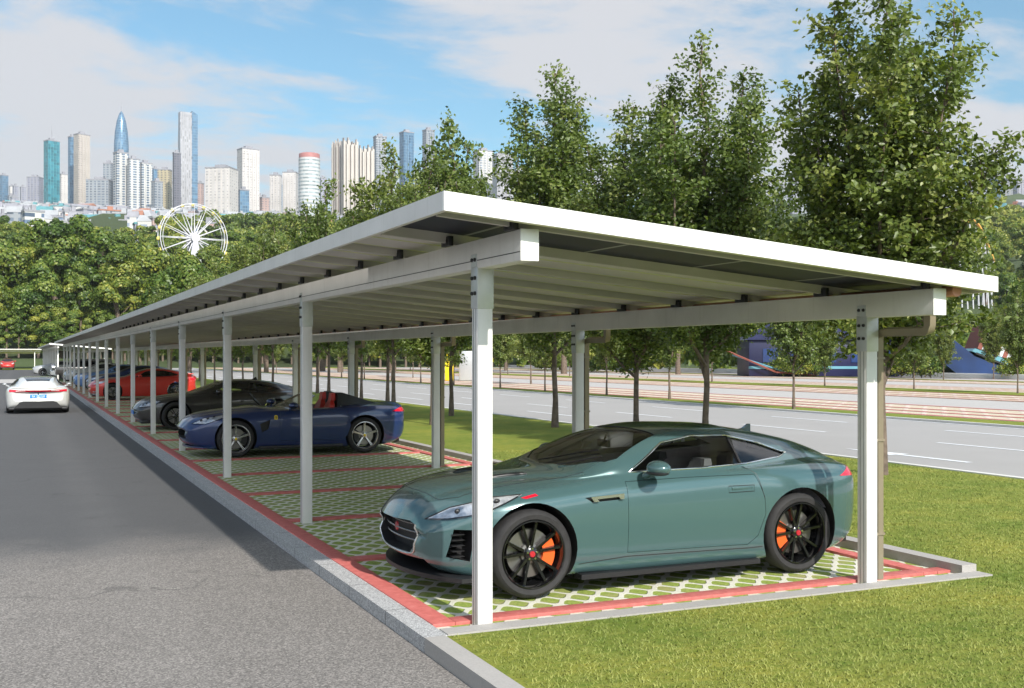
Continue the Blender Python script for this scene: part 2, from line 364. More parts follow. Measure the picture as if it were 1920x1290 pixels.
def body_mesh(T,cf,cr,lv,inset=0.0,mats=None,ns=56):
    V,Fs=body_cage(T,cf,cr,inset,ns); me=bpy.data.meshes.new('cage'); me.from_pydata(V,[],Fs)
    bm=bmesh.new(); bm.from_mesh(me); bmesh.ops.recalc_face_normals(bm,faces=bm.faces); bm.to_mesh(me); bm.free()
    for m in mats or []: me.materials.append(m)
    r=subsurf(me,lv) if lv else me
    r.polygons.foreach_set('use_smooth',[True]*len(r.polygons)); return r
def clip_surface(me,poly,axis,lo,hi,off=-.006,mat=None,solid=0.0):
    """cut out of a surface the piece inside a convex polygon seen along an axis; lo..hi limits along the axis"""
    bm=bmesh.new(); bm.from_mesh(me); bm.normal_update()
    if off:
        for v in bm.verts: v.co+=v.normal*off
    ai={'x':0,'y':1,'z':2}[axis]; oi=[i for i in range(3) if i!=ai]
    area=sum(poly[i][0]*poly[(i+1)%len(poly)][1]-poly[(i+1)%len(poly)][0]*poly[i][1] for i in range(len(poly)))
    if area<0: poly=poly[::-1]
    def cut(co,no):
        g=bm.verts[:]+bm.edges[:]+bm.faces[:]
        bmesh.ops.bisect_plane(bm,geom=g,dist=1e-6,plane_co=co,plane_no=no,clear_outer=True)
    c=[0,0,0]; n=[0,0,0]; c[ai]=lo; n[ai]=-1; cut(c,n); c=[0,0,0]; n=[0,0,0]; c[ai]=hi; n[ai]=1; cut(c,n)
    for i in range(len(poly)):
        p,q=poly[i],poly[(i+1)%len(poly)]
        c=[0,0,0]; n=[0,0,0]; c[oi[0]],c[oi[1]]=p; n[oi[0]],n[oi[1]]=(q[1]-p[1]),-(q[0]-p[0]); cut(c,n)
    if solid>0 and bm.faces:
        bmesh.ops.solidify(bm,geom=bm.faces[:],thickness=solid)
    r=bpy.data.meshes.new('clip'); bm.to_mesh(r); bm.free(); r.materials.clear()
    if mat: r.materials.append(mat)
    r.polygons.foreach_set('material_index',[0]*len(r.polygons)); r.polygons.foreach_set('use_smooth',[True]*len(r.polygons))
    if solid: r.set_sharp_from_angle(angle=R(50))
    r.update(); return r
def shrink(poly,d):
    c=Vector((sum(p[0] for p in poly)/len(poly),sum(p[1] for p in poly)/len(poly)))
    n=len(poly); out=[]
    ar=sum(poly[i][0]*poly[(i+1)%n][1]-poly[(i+1)%n][0]*poly[i][1] for i in range(n)); sg=1 if ar>0 else -1
    for i in range(n):
        a,b,e=Vector(poly[i-1]),Vector(poly[i]),Vector(poly[(i+1)%n])
        n1=Vector((-(b-a).y,(b-a).x)).normalized()*sg; n2=Vector((-(e-b).y,(e-b).x)).normalized()*sg
        m=(n1+n2); m=m/(max(.3,1+n1.dot(n2))); out.append(tuple(b+m*d))
    return out
def smoothpoly(pts,closed=True,n=6):
    P=[Vector(p) for p in pts]; N=len(P); out=[]
    for i in range(N if closed else N-1):
        p0=P[(i-1)%N] if closed or i>0 else P[i]; p1=P[i]; p2=P[(i+1)%N]; p3=P[(i+2)%N] if closed or i+2<N else P[(i+1)%N]
        for k in range(n):
            t=k/n; out.append(0.5*((2*p1)+(p2-p0)*t+(2*p0-5*p1+4*p2-p3)*t*t+(3*p1-p0-3*p2+p3)*t**3))
    if not closed: out.append(P[-1])
    return out
def bvh_of(me):
    bm=bmesh.new(); bm.from_mesh(me); t=BVHTree.FromBMesh(bm); bm.free(); return t
def proj(bvh,pts,axis,side,off=.002):
    """throw 2D points onto the body along an axis; side=+1/-1 says from which end"""
    out=[]
    for p in pts:
        o=[0,0,0]; d=[0,0,0]; ai={'x':0,'y':1,'z':2}[axis]; oi=[i for i in range(3) if i!=ai]
        o[oi[0]],o[oi[1]]=p[0],p[1]; o[ai]=side*3.0 if axis!='x' else (-2 if side<0 else 7); d[ai]=-side
        h=bvh.ray_cast(Vector(o),Vector(d))
        if h[0] is not None: out.append(h[0]+h[1]*off)
    return out
def resample(pts,step):
    out=[]
    for a,b in zip(pts,pts[1:]):
        a,b=Vector(a),Vector(b); n=max(1,int((b-a).length/step))
        out+=[a.lerp(b,i/n) for i in range(n)]
    out.append(Vector(pts[-1])); return out
WHEELS={}
def wheel_meshes(style,Rt,W=.25):
    k=(style,round(Rt,3),W)
    if k in WHEELS: return WHEELS[k]
    rr=Rt*(.77 if style!='small' else .66); h=W/2
    t=MB(); t.lathe([(rr*.97,-h*.78),(rr+.01,-h*.96),(Rt*.90,-h*1.0),(Rt-.012,-h*.86),(Rt,-h*.6),(Rt,h*.6),(Rt-.012,h*.86),(Rt*.90,h),(rr+.01,h*.96),(rr*.97,h*.78)],56,'y',(0,0,0),0,True)
    for a in (-.5,-.17,.17,.5): pass
    r=MB(); r.lathe([(rr*.985,-h*.90),(rr*1.0,-h*.98),(rr*.965,-h*.99),(rr*.93,-h*.8),(rr*.90,-h*.3),(rr*.88,h*.9)],56,'y',(0,0,0),0)
    fy=-h*.82   # outer face (local -y is outboard)
    def spoke(a0,a1,w0,w1,d0=.0,d1=.0,r0=.16):
        p0=Vector((math.cos(a0),0,math.sin(a0)))*rr*r0; p1=Vector((math.cos(a1),0,math.sin(a1)))*rr*.945
        t_=(p1-p0).normalized(); n=Vector((-t_.z,0,t_.x))
        ys=(fy+.035+d0,fy+.01+d1); V=[]
        for (p,w,y) in ((p0,w0,ys[0]),(p0.lerp(p1,.5),(w0+w1)/2*.85,(ys[0]+ys[1])/2),(p1,w1,ys[1])):
            for s_,yy in ((-1,y+.035),(-.6,y),(.6,y),(1,y+.035)): V.append(p+n*w*s_+Vector((0,yy,0)))
        r.add(V,[(i*4+k2,i*4+k2+1,(i+1)*4+k2+1,(i+1)*4+k2) for i in range(2) for k2 in range(3)]+[(0,4,7,3),(4,8,11,7)],0)
    if style=='twin':
        for i in range(5):
            a=2*PI*i/5+PI/2+.1
            for s_ in (-1,1):
                spoke(a+s_*.13,a+s_*.25,.021,.017)
    elif style=='star':
        for i in range(5):
            a=2*PI*i/5+PI/2
            spoke(a-.10,a-.05,.018,.009); spoke(a+.10,a+.05,.018,.009)
    elif style=='multi':
        for i in range(10):
            a=2*PI*i/10; spoke(a,a+(.16 if i%2 else -.16),.014,.010)
    else:
        for i in range(5):
            a=2*PI*i/5; spoke(a,a,.035,.03)
    r.lathe([(.001,fy+.01),(rr*.12,fy+.012),(rr*.2,fy+.025),(rr*.23,fy+.06),(rr*.2,fy+.09)],20,'y',(0,0,0),0)
    b=MB()
    for i in range(5):
        a=2*PI*i/5+.3
        if i==0: b.lathe([(.0005,fy+.008),(.009,fy+.008),(.010,fy+.03)],8,'y',(0,0,0),0)
    cp=MB(); cp.lathe([(.001,fy+.003),(rr*.085,fy+.004),(rr*.095,fy+.014)],18,'y',(0,0,0),0)
    d=MB(); d.lathe([(.05,-.02),(rr*.72,-.02),(rr*.72,.01),(.05,.01)],36,'y',(0,0,0),0,True)
    d.lathe([(.05,-.05),(rr*.3,-.045),(rr*.33,-.02)],24,'y',(0,0,0),0)
    c=MB(); 
    V=[]; n=9
    for i in range(n):
        a=-.62+1.24*i/(n-1)
        for rad,y in ((rr*.42,-.055),(rr*.80,-.055),(rr*.80,.03),(rr*.42,.03)): V.append((rad*math.cos(a),y,rad*math.sin(a)))
    c.add(V,[(i*4+k2,i*4+(k2+1)%4,(i+1)*4+(k2+1)%4,(i+1)*4+k2) for i in range(n-1) for k2 in range(4)]+[(0,1,2,3),(4*n-4,4*n-3,4*n-2,4*n-1)],0)
    WHEELS[k]=(t,r,b,cp,d,c); return WHEELS[k]
WM={}
def add_wheel(car,x,y,Rt,style,mats,calang=0.0,z=None,cal=True,full=True):
    """mats: (rim, cap, caliper)"""
    key=(style,Rt,mats[0].name,mats[1].name,mats[2].name)
    if key not in WM:
        t,r,b,cp,d,c=wheel_meshes(style,Rt)
        WM[key]=(r.mesh('wheel',mats[0],40),t.mesh('tyre',M['tyre'],35),b.mesh('wheel_nut',M['chrome'],40),cp.mesh('hub_cap',mats[1],40),d.mesh('brake_disc',M['disc'],40),c.mesh('brake_caliper',mats[2],30))
    ms=WM[key]; rz=0 if y<0 else PI
    w=link('wheel',ms[0],car,(x,y,Rt),rz); w.rotation_euler=(0,0,rz)
    link('tyre',ms[1],w); link('hub_cap',ms[3],w)
    if full:
        [link('wheel_nut',ms[2],w,(math.cos(2*PI*i/5+.3)*Rt*.123,0,math.sin(2*PI*i/5+.3)*Rt*.123)) for i in range(5)]; link('brake_disc',ms[4],w)
        if cal: q=link('brake_caliper',ms[5],w); q.rotation_euler=(0,calang if y<0 else PI-calang,0)
    return w
def seat(mb,x,y,mi=0,z0=.30,h=.78):
    mb.box((x-.22,y-.24,z0),(x+.26,y+.24,z0+.17),mi,.05)
    for (a,b,c,w,t) in ((x+.24,z0+.10,0,.24,.07),(x+.32,z0+.42,0,.22,.06)): pass
    V=[]
    for (xx,zz,w,t) in ((x+.20,z0+.1,.25,.06),(x+.30,z0+.38,.25,.06),(x+.38,z0+.60,.20,.05),(x+.40,z0+.68,.11,.035),(x+.42,z0+.70,.12,.045),(x+.43,z0+h+.04,.10,.035)):
        V+=[(xx-t,y-w,zz),(xx-t,y+w,zz),(xx+t,y+w,zz),(xx+t,y-w,zz)]
    n=6; mb.add(V,[(i*4+k,i*4+(k+1)%4,(i+1)*4+(k+1)%4,(i+1)*4+k) for i in range(n-1) for k in range(4)]+[(0,1,2,3),(4*n-4,4*n-3,4*n-2,4*n-1)],mi)
DLO=[(1.86,.955),(2.28,1.175),(2.62,1.222),(3.0,1.212),(3.34,1.138),(3.62,1.04),(3.5,1.01),(3.1,.975),(2.5,.957)]
WIND=[(1.44,0),(1.50,.42),(1.70,.70),(1.80,.725),(2.27,.56),(2.27,-.56),(1.80,-.725),(1.70,-.70),(1.50,-.42)]
REARW=[(3.12,.44),(3.95,.34),(3.98,0),(3.95,-.34),(3.12,-.44)]
DOOR=[(1.80,.30),(3.0,.285),(3.10,.36),(3.17,.55),(3.16,.70),(3.08,.895),(2.4,.895),(1.80,.885)]
HEADL=[(.17,.655),(.30,.66),(.52,.705),(.82,.835),(.60,.82),(.34,.745)]
def make_car(name,label,loc,rz,paintm,o={},group=None,cat='car'):
    L=o.get('L',4.47); kx=L/4.47; kz=o.get('kz',1.0); ky=o.get('ky',1.0); lv=o.get('lv',2)
    zf=o.get('zf',lambda x,z:z)          # optional extra shaping of heights
    def mp(x,z): return (x*kx,zf(x,z)*kz)
    T=[]
    for row in BASE:
        x=row[0]; T.append((x*kx,row[1]*kz,row[2]*ky,zf(x,row[3])*kz,row[4]*ky,zf(x,row[5])*kz,row[6]*ky,zf(x,row[7])*kz,row[8]*ky,zf(x,row[9])*kz))
    if o.get('rows'): T=o['rows'](T)
    cf,cr=o.get('cf',.30),o.get('cr',.22)
    car=thing(name,label,cat,loc,rz,group)
    ns=o.get('ns',56)
    outer=body_mesh(T,cf,cr,lv,0,[paintm,M['liner'],M['headliner'],M['black']],ns)
    bvh=bvh_of(outer); body=outer.copy()
    wx=[x*kx for x in o.get('wx',(.93,3.55))]; Rt=o.get('Rt',.345); hw=.965*ky
    open_top=o.get('open',False); detail=o.get('detail',2)
    wind=[(x*kx,y*ky) for x,y in WIND]; rearw=[(x*kx,y*ky) for x,y in REARW]
    dlo=[mp(x,z) for x,z in o.get('dlo',DLO)]; door=[mp(x,z) for x,z in DOOR]
    # wheel arches
    c=MB()
    for x in wx:
        for s in (-1,1):
            a,b=(s*.58,s*1.3) if s>0 else (-1.3,-.58)
            c.prism([(x+(Rt+.045)*math.cos(2*PI*k/40),Rt+.012+(Rt+.045)*math.sin(2*PI*k/40)) for k in range(40)],'y',a,b,1)
    cm=c.mesh('cut',[paintm,M['liner']]); body=boolean(body,cm)
    # cabin
    glassm=o.get('glass',M['glass'])
    if not open_top and detail>=1:
        inner=body_mesh(T,cf,cr,1,.035,[paintm,M['liner'],M['headliner']],40)
        inner.polygons.foreach_set('material_index',[2]*len(inner.polygons))
        bx=MB(); bx.box((1.5*kx,-.86,.30),(3.9*kx,.86,2.0),2); lim=boolean(inner,bx.mesh('lim',[paintm,M['liner'],M['headliner']]),'INTERSECT')
        body=boolean(body,lim)
        for pa in ((wind,'z',.90*kz,2.0),(rearw,'z',1.0*kz,2.0),(dlo,'y',-1.3,-.3),(dlo,'y',.3,1.3)):
            c=MB(); c.prism(*pa,3); body=boolean(body,c.mesh('cut',[paintm,M['liner'],M['headliner'],M['black']]))
    elif not open_top:
        pass
    if open_top:
        c=MB(); c.prism([(1.98,.72),(2.2,.76),(3.08,.74),(3.08,-.74),(2.2,-.76),(1.98,-.72)],'z',.30,2.0,2); body=boolean(body,c.mesh('cut',[paintm,M['liner'],M['headliner'],M['black']]))
    # doors: pocket in the body, door skin set in it
    if detail>=2:
        c=MB()
        for s in (-1,1): c.prism(door,'y',*( (-1.3,-.845) if s<0 else (.845,1.3)),3)
        body=boolean(body,c.mesh('cut',[paintm,M['liner'],M['headliner'],M['black']]))
    if o.get('mouth'):
        c=MB(); 
        for poly,depth in o['mouth']: c.prism(poly,'x',-.5,depth,3)
        body=boolean(body,c.mesh('cut',[paintm,M['liner'],M['headliner'],M['black']]))
    for f in o.get('cuts',[]): body=boolean(body,f([paintm,M['liner'],M['headliner'],M['black']]))
    body.set_sharp_from_angle(angle=R(38)); body.name='body'
    link('body',body,car)
    if detail>=2:
        for s in (-1,1):
            dm=clip_surface(outer,shrink(door,.0035),'y',*((-1.3,-.5) if s<0 else (.5,1.3)),off=0,mat=paintm,solid=.022)
            d=link('door',dm,car)
            if o.get('handle',True):
                hx,hz=mp(2.93,.775); pts=proj(bvh,[(hx-.13,hz-.028),(hx+.13,hz-.024),(hx+.13,hz+.028),(hx-.13,hz+.028)],'y',s,.001)
                if len(pts)==4:
                    h=MB(); h.tube(pts,.0028,5,0,True); h.box((hx-.10,pts[0].y-.006,hz-.006),(hx+.12,pts[0].y+.006,hz+.018),1,.004); h.build('door_handle',[M['black'],paintm],d,40)
    # glazing
    if not open_top:
        ws=clip_surface(outer,shrink(wind,-.012),'z',.9*kz,2.0,-.007 if detail else .004,glassm if detail else M['black']); link('windscreen',ws,car)
        rw=clip_surface(outer,shrink(rearw,-.012),'z',1.0*kz,2.0,-.007 if detail else .004,glassm if detail else M['black']); link('rear_window',rw,car)
        for s in (-1,1):
            sw=clip_surface(outer,shrink(dlo,-.012),'y',*((-1.3,-.3) if s<0 else (.3,1.3)),off=-.009 if detail else .004,mat=glassm if detail else M['black']); link('side_window',sw,car)
            t=MB(); pts=proj(bvh,[tuple(p) for p in resample([*dlo,dlo[0]],.06)],'y',s,.002)
            if len(pts)>5:
                t.tube(pts[:-1],.009,6,0,True); t.build('window_trim',o.get('trim',M['chrome']),car,60)
            if detail>=1:
                px=3.02*kx; t=MB(); pp=proj(bvh,[(px,z*kz) for z in (.98,1.02,1.08,1.14,1.19)],'y',s,.001)
                if len(pp)>2: t.tube(pp,.013,6); t.build('window_pillar',M['black'],car,60)
    # cabin fittings
    if detail>=1 and not open_top:
        it=MB()
        for s in (-1,1): seat(it,2.45*kx,s*.38,0,.24,.72)
        it.build('seats',o.get('seatm',M['interior']),car,30)
        dsh=MB(); dsh.box((1.62*kx,-.74,.58*kz),(1.98*kx,.74,.88*kz),0,.05); dsh.box((1.9*kx,-.1,.3),(2.9*kx,.1,.58),0,.03); dsh.build('dashboard',M['interior'],car,40)
        sw=MB(); n=20; cx=2.06*kx
        sw.tube([(cx+.10*math.sin(2*PI*k/n)*.4,-.38+.18*math.cos(2*PI*k/n),.84*kz+.17*math.sin(2*PI*k/n)) for k in range(n)],.013,6,0,True); sw.tube([(cx,-.38,.84*kz),(cx-.14,-.38,.78*kz)],.03,8)
        sw.build('steering_wheel',M['black'],car,40)
        mr=MB(); mr.box((2.06*kx,-.10,1.10*kz),(2.09*kx,.10,1.165*kz),0,.01); mr.tube([(2.08*kx,0,1.15*kz),(2.11*kx,0,1.23*kz)],.01); mr.build('rear_view_mirror',M['black'],car,40)
    # wheels
    st=o.get('wheel',('twin',M['rimblack'],M['redbadge'],M['caliper']))
    for i,x in enumerate(wx):
        for s in (-1,1):
            add_wheel(car,x,s*(hw-.145),Rt,st[0],st[1:],0.05 if i==0 else PI-.05,full=(s<0 and detail>=1) or o.get('fullw',False))
    # door mirrors
    mx,mz=mp(2.02,1.0)
    for s in (-1,1):
        ms_=o.get('mirs',1.0); m=MB(); m.ell((mx,s*(hw+.075*ms_),mz),(.095*ms_,.125*ms_,.066*ms_),16); m.tube([(mx-.03,s*(hw-.10),mz-.08),(mx,s*(hw+.02),mz-.045)],[.03,.022],8)
        ob=m.build('door_mirror',o.get('mirrorm',paintm),car,50)
        if detail>=2:
            l=MB(); l.ell((mx-.012,s*(hw+.078),mz-.037),(.088,.118,.022),16); l.build('mirror_base',M['black'],ob,50)
    # lights
    hl=o.get('headl',HEADL)
    if hl:
        hp=[mp(x,z) for x,z in hl]
        for s in (-1,1):
            q=clip_surface(outer,hp,'y',*((-1.3,-.25) if s<0 else (.25,1.3)),off=.0035,mat=M['lampin'],solid=.006); ob=link('headlight',q,car)
            if detail>=2:
                q=clip_surface(outer,shrink(hp,-.004),'y',*((-1.3,-.25) if s<0 else (.25,1.3)),off=.014,mat=M['clear']); link('lens',q,ob)
                k=MB(); pts=proj(bvh,[tuple(p) for p in resample([*hp,hp[0]],.05)],'y',s,.003)
                if len(pts)>4: k.tube(pts[:-1],.006,5,0,True)
                for t_ in (.3,.5,.7):
                    a=Vector(hp[0]).lerp(Vector(hp[3]),t_); pp=proj(bvh,[(a.x,a.y+.01)],'y',s,.006)
                    if pp: k.ell(pp[0],(.028,.014,.022),12,0)
                k.build('lamp_surround',M['black'],ob,50)
    tl=o.get('taill',[(4.02,.84),(4.47,.815),(4.47,.90),(4.24,.915)])
    if tl:
        tp=[mp(x,z) for x,z in tl]
        for s in (-1,1):
            q=clip_surface(outer,tp,'y',*((-1.3,-.35) if s<0 else (.35,1.3)),off=.004,mat=M['tail'],solid=.006); link('tail_light',q,car)
    return car,outer,bvh,kx,kz
PLX=0.0
def surf_patch(outer,poly,axis,lo,hi,mat,off=.003,solid=.005): return clip_surface(outer,poly,axis,lo,hi,off=off,mat=mat,solid=solid)
def hood_lines(car,bvh,kx,kz,m=None):
    t=MB()
    for s in (-1,1):
        pts=proj(bvh,[tuple(p) for p in resample([(1.5*kx,s*.70),(1.1*kx,s*.66),(.7*kx,s*.64),(.42*kx,s*.60),(.30*kx,s*.48),(.26*kx,s*.2),(.25*kx,0)],.05)],'z',1,.0005)
        t.tube(pts,.003,5)
    t.build('bonnet_seam',m or M['black'],car,60)
M['darkchrome']=simple('dark_chrome',(.22,.22,.23),.25,.8,.05)
# ---- green coupe (nearest)
def green_car():
    mouth=[([( -.46,.575),(-.44,.40),(-.34,.335),(.34,.335),(.44,.40),(.46,.575),(.38,.60),(-.38,.60)],.34),([(-.56,.205),(.56,.205),(.50,.30),(-.50,.30)],.46)]
    def cheek(mats):
        c=MB()
        for s in (-1,1):
            a,b=(-1.3,-.60) if s<0 else (.60,1.3)
            c.prism([(.33,.56),(.47,.56),(.44,.31),(.28,.34)],'y',a,b,3)
            c.prism([(1.40,.775),(1.74,.79),(1.72,.745),(1.47,.735)],'y',*((-1.3,-.90) if s<0 else (.90,1.3)),3)
        return c.mesh('cut',mats)
    car,outer,bvh,kx,kz=make_car('sports_coupe','teal green two door coupe parked in the nearest bay beside the front post',(2.80,8.86,0),0,M['green_paint'],
        {'mouth':mouth,'cuts':[cheek],'Rt':.352,'ns':64,'cf':.40,'headl':[(.17,.625),(.30,.635),(.52,.685),(.86,.825),(.60,.80),(.34,.72)]})
    # grille
    g=MB(); y0=.43
    for z in (.435,.50,.565):
        g.tube([(.10+.25*(abs(y)/.9)**2.2*1.2,y,z) for y in np.linspace(-y0+.02,y0-.02,13)],.008,6)
    g.build('grille_bar',M['darkchrome'],car,60)
    g=MB(); g.box((.20,-.44,.335),(.22,.44,.63)); g.build('grille_mesh',M['black'],car)
    rim=[(-.46,.575),(-.45,.42),(-.36,.333),(0,.325),(.36,.333),(.45,.42),(.46,.575)]
    p=proj(bvh,[tuple(q) for q in resample([tuple(x) for x in smoothpoly(rim,False,5)],.02)],'x',-1,.004)
    g=MB(); g.tube(p,.009,8) ; g.build('grille_surround',M['rimsilver'],car,60)
    b=MB(); b.lathe([(.0005,-.012),(.035,-.010),(.04,0)],20,'x',(.105,0,.505)); b.build('front_badge',M['redbadge'],car,40)
    s=MB(); 
    pts=[(.10+.30*(abs(y)/.9)**2.2,y) for y in np.linspace(-.86,.86,27)]
    s.prism([(x-.02,y) for x,y in pts]+[(x+.22,y) for x,y in pts[::-1]],'z',.155,.19); s.build('front_splitter',M['black'],car,30)
    for sd in (-1,1):
        v=MB(); a=sd*.935
        v.prism([(1.44,.782),(1.75,.797),(1.75,.752),(1.715,.752),(1.70,.772),(1.50,.762),(1.52,.742),(1.47,.742)],'y',a,a+sd*.012) ; v.build('wing_vent_trim',M['rimsilver'],car,30)
        m=MB()
        for k in range(5): m.box((.31,min(sd*.60,sd*.76),.345+.043*k),(.41,max(sd*.60,sd*.76),.350+.043*k))
        m.build('side_intake_grille',M['black'],car)
        r=MB(); pp=proj(bvh,[(.84,.80),(.97,.825),(.99,.81),(.88,.79)],'y',sd,.004)
        if len(pp)==4: r.add(pp,[(0,1,2,3)]); ob=r.build('side_marker',M['tail'],car)
        sk=MB()
        pl=[(x,sd*(.90 if 1.5<x<2.9 else .90)) for x in np.linspace(1.36,3.12,12)]
        sk.prism([(x,y-sd*.10) for x,y in pl]+[(x,y+sd*.035) for x,y in pl[::-1]],'z',.115,.155); sk.build('side_skirt',M['black'],car,30)
    hood_lines(car,bvh,kx,kz)
    for sd in (-1,1):
        h=MB(); pts=proj(bvh,[tuple(p) for p in resample([(.72,sd*.30),(.95,sd*.34),(1.12,sd*.40)],.04)],'z',1,.001)
        h.tube(pts,[.006]+[.02]*(len(pts)-2)+[.006],6); h.build('bonnet_louvre',M['black'],car,60)
    # crease lines low on the doors and fuel / boot seams
    for sd in (-1,1):
        t=MB(); t.tube(proj(bvh,[tuple(p) for p in resample([(3.16,.68),(3.10,.895),(3.02,.955)],.03)],'y',sd,.0005),.003,5); t.build('panel_seam',M['black'],car,60); t=MB()
        t.tube(proj(bvh,[tuple(p) for p in resample([(1.35,.24),(1.8,.27),(3.0,.255),(3.15,.26)],.05)],'y',sd,.0005),.003,5); t.build('panel_seam',M['black'],car,60)
    f=MB(); f.prism([(3.50,1.17),(3.50,1.19),(3.60,1.205),(3.665,1.245),(3.69,1.245),(3.69,1.14)],'y',-.014,.014); 
    pz=proj(bvh,[(3.62,0)],'z',1,0)[0].z; 
    f.v=[(x,y,z-1.19+pz) for x,y,z in f.v]; f.build('roof_antenna',M['green_paint'],car,30)
    w=MB()
    for a,bb in (((1.47,.10),(1.78,-.45)),((1.46,-.30),(1.72,-.62))):
        pts=proj(bvh,[tuple(p) for p in resample([a,bb],.05)],'z',1,.012); w.tube(pts,.007,5)
    w.build('wiper',M['black'],car,60)
    e=MB()
    for sd in (-1,1): e.lathe([(.045,0),(.05,0),(.05,.12),(.045,.12)],18,'x',(4.38,sd*.45,.27),0,True)
    e.build('exhaust_tip',M['chrome'],car,40)
    d=MB(); d.box((4.2,-.6,.17),(4.37,.6,.26),0,.02); d.build('rear_diffuser',M['black'],car,40)
    n=MB(); n.box((.93,-.75,.12),(3.6,.75,.2)); n.build('floor_pan',M['liner'],car)
    return car
# ---- blue open roadster
def blue_car():
    def rows(T):
        out=[]
        for r in T:
            x,zb,w,zs,ws,zg,wg,zr,wr,zt=r
            if x>1.45:
                t=min(1,(x-1.45)/.5)
                if x<3.2: zt2=zs+.045; 
                elif x<4.2: zt2=zs+.06
                else: zt2=zt
                zt_=zt2 if x<4.25 else zt
                zr=zs+.035; wr=ws*.62; zg=zs+.012; wg=ws*.86; zt=zt_
            out.append((x,zb,w,zs,ws,zg,wg,zr,wr,zt))
        return out
    mouth=[([(-.5,.36),(.5,.36),(.42,.52),(-.42,.52)],.32)]
    def cut(mats):
        c=MB()
        for s in (-1,1): c.prism([(1.42,.62),(1.62,.70),(1.58,.52),(1.46,.46)],'y',*((-1.3,-.88) if s<0 else (.88,1.3)),3)
        return c.mesh('cut',mats)
    car,outer,bvh,kx,kz=make_car('convertible','dark blue open top roadster with red seats parked under the carport',(2.80,22.2,0),0,M['blue_paint'],
       {'L':4.52,'kz':.97,'open':True,'rows':rows,'mouth':mouth,'cuts':[cut],'wheel':('star',M['rimsilver'],M['yellow'],M['black']),
        'headl':[(.20,.655),(.42,.66),(.80,.80),(.74,.83),(.40,.76)],'handle':False,'wx':(.96,3.46),'Rt':.35})
    it=MB()
    for s in (-1,1): seat(it,2.55,s*.37,0,.34,.80)
    it.build('seats',M['redseat'],car,30)
    it=MB(); it.box((2.02,-.70,.35),(3.05,.70,.42)); it.box((2.9,-.66,.42),(3.06,.66,.86),0,.03); it.build('cabin_trim',M['redseat'],car,30)
    d=MB(); d.box((1.95,-.70,.60),(2.2,.70,.90),0,.05); d.build('dashboard',M['interior'],car,40)
    # windscreen: curved sheet and its frame
    n=13; lo=[(1.86+.24*(abs(t))**2,t*.74,.895) for t in np.linspace(-1,1,n)]; hi=[(2.42+.14*abs(t)**2,t*.60,1.165-.03*abs(t)**2) for t in np.linspace(-1,1,n)]
    g=MB(); g.add(lo+hi,[(i,i+1,n+i+1,n+i) for i in range(n-1)]); g.build('windscreen',M['glass'],car,60)
    f=MB(); f.tube(lo[::-1]+[lo[0]]*0+hi,.016,6,0,True); f.build('windscreen_frame',M['chrome'],car,60)
    for s in (-1,1):
        b=MB(); V=[]
        for x,zt,w0,w1 in ((3.02,1.19,.30,.62),(3.12,1.19,.30,.64),(3.4,1.10,.32,.66),(3.75,.99,.34,.62),(4.0,.93,.40,.56)):
            V+=[(x,s*w0,.86),(x,s*w1,.86),(x+.02,s*(w1-.08),zt),(x+.02,s*(w0+.03),zt)]
        b.add(V,[(i*4+k,i*4+(k+1)%4,(i+1)*4+(k+1)%4,(i+1)*4+k) for i in range(4) for k in range(4)]+[(0,1,2,3),(16,17,18,19)])
        b.build('rear_buttress',M['black'],car,40)
        y=MB(); pp=proj(bvh,[(1.70,.70),(1.76,.70),(1.76,.77),(1.73,.785),(1.70,.77)],'y',s,.004)
        y.add(pp,[tuple(range(5))]); bd=y.build('wing_badge',M['yellow'],car)
        k=MB(); pp=proj(bvh,[(1.718,.715),(1.742,.715),(1.738,.768),(1.722,.768)],'y',s,.006); k.add(pp,[(0,1,2,3)]); k.build('badge_mark',M['black'],bd)
    g=MB()
    for z in (.395,.435,.475): g.tube([(.16+.27*(abs(y)/.9)**2.2,y,z) for y in np.linspace(-.5,.5,13)],.007,6)
    g.build('grille_bar',M['chrome'],car,60)
    s_=MB(); pts=[(.14+.30*(abs(y)/.9)**2.2,y) for y in np.linspace(-.84,.84,21)]
    s_.prism([(x-.02,y) for x,y in pts]+[(x+.2,y) for x,y in pts[::-1]],'z',.18,.21); s_.build('front_splitter',M['blue_paint'],car,30)
    sp=MB(); sp.prism([(4.10,-.50),(4.10,.50),(4.27,.68),(4.34,.66),(4.44,.3),(4.46,0),(4.44,-.3),(4.34,-.66),(4.27,-.68)],'z',.895,.925); sp.build('boot_spoiler',M['blue_paint'],car,40)
    bl=MB(); bl.box((3.95,-.70,.16),(4.30,.70,.34),0,.04); bl.box((1.4,-.955,.14),(3.05,.955,.2),0,.02); bl.build('lower_valance',M['black'],car,40)
    hood_lines(car,bvh,kx,kz)
    return car
def plain_car(name,label,loc,rz,pm,o,extra=None,group=None):
    car,outer,bvh,kx,kz=make_car(name,label,loc,rz,pm,o,group); 
    g=MB(); g.box((.10,-.45,.36*kz),(.22,.45,.52*kz),0,.03); g.box((.16,-.75,.17),(.4,.75,.26*kz),0,.03); g.build('front_grille',M['black'],car,40)
    if extra: extra(car,outer,bvh,kx,kz)
    return car
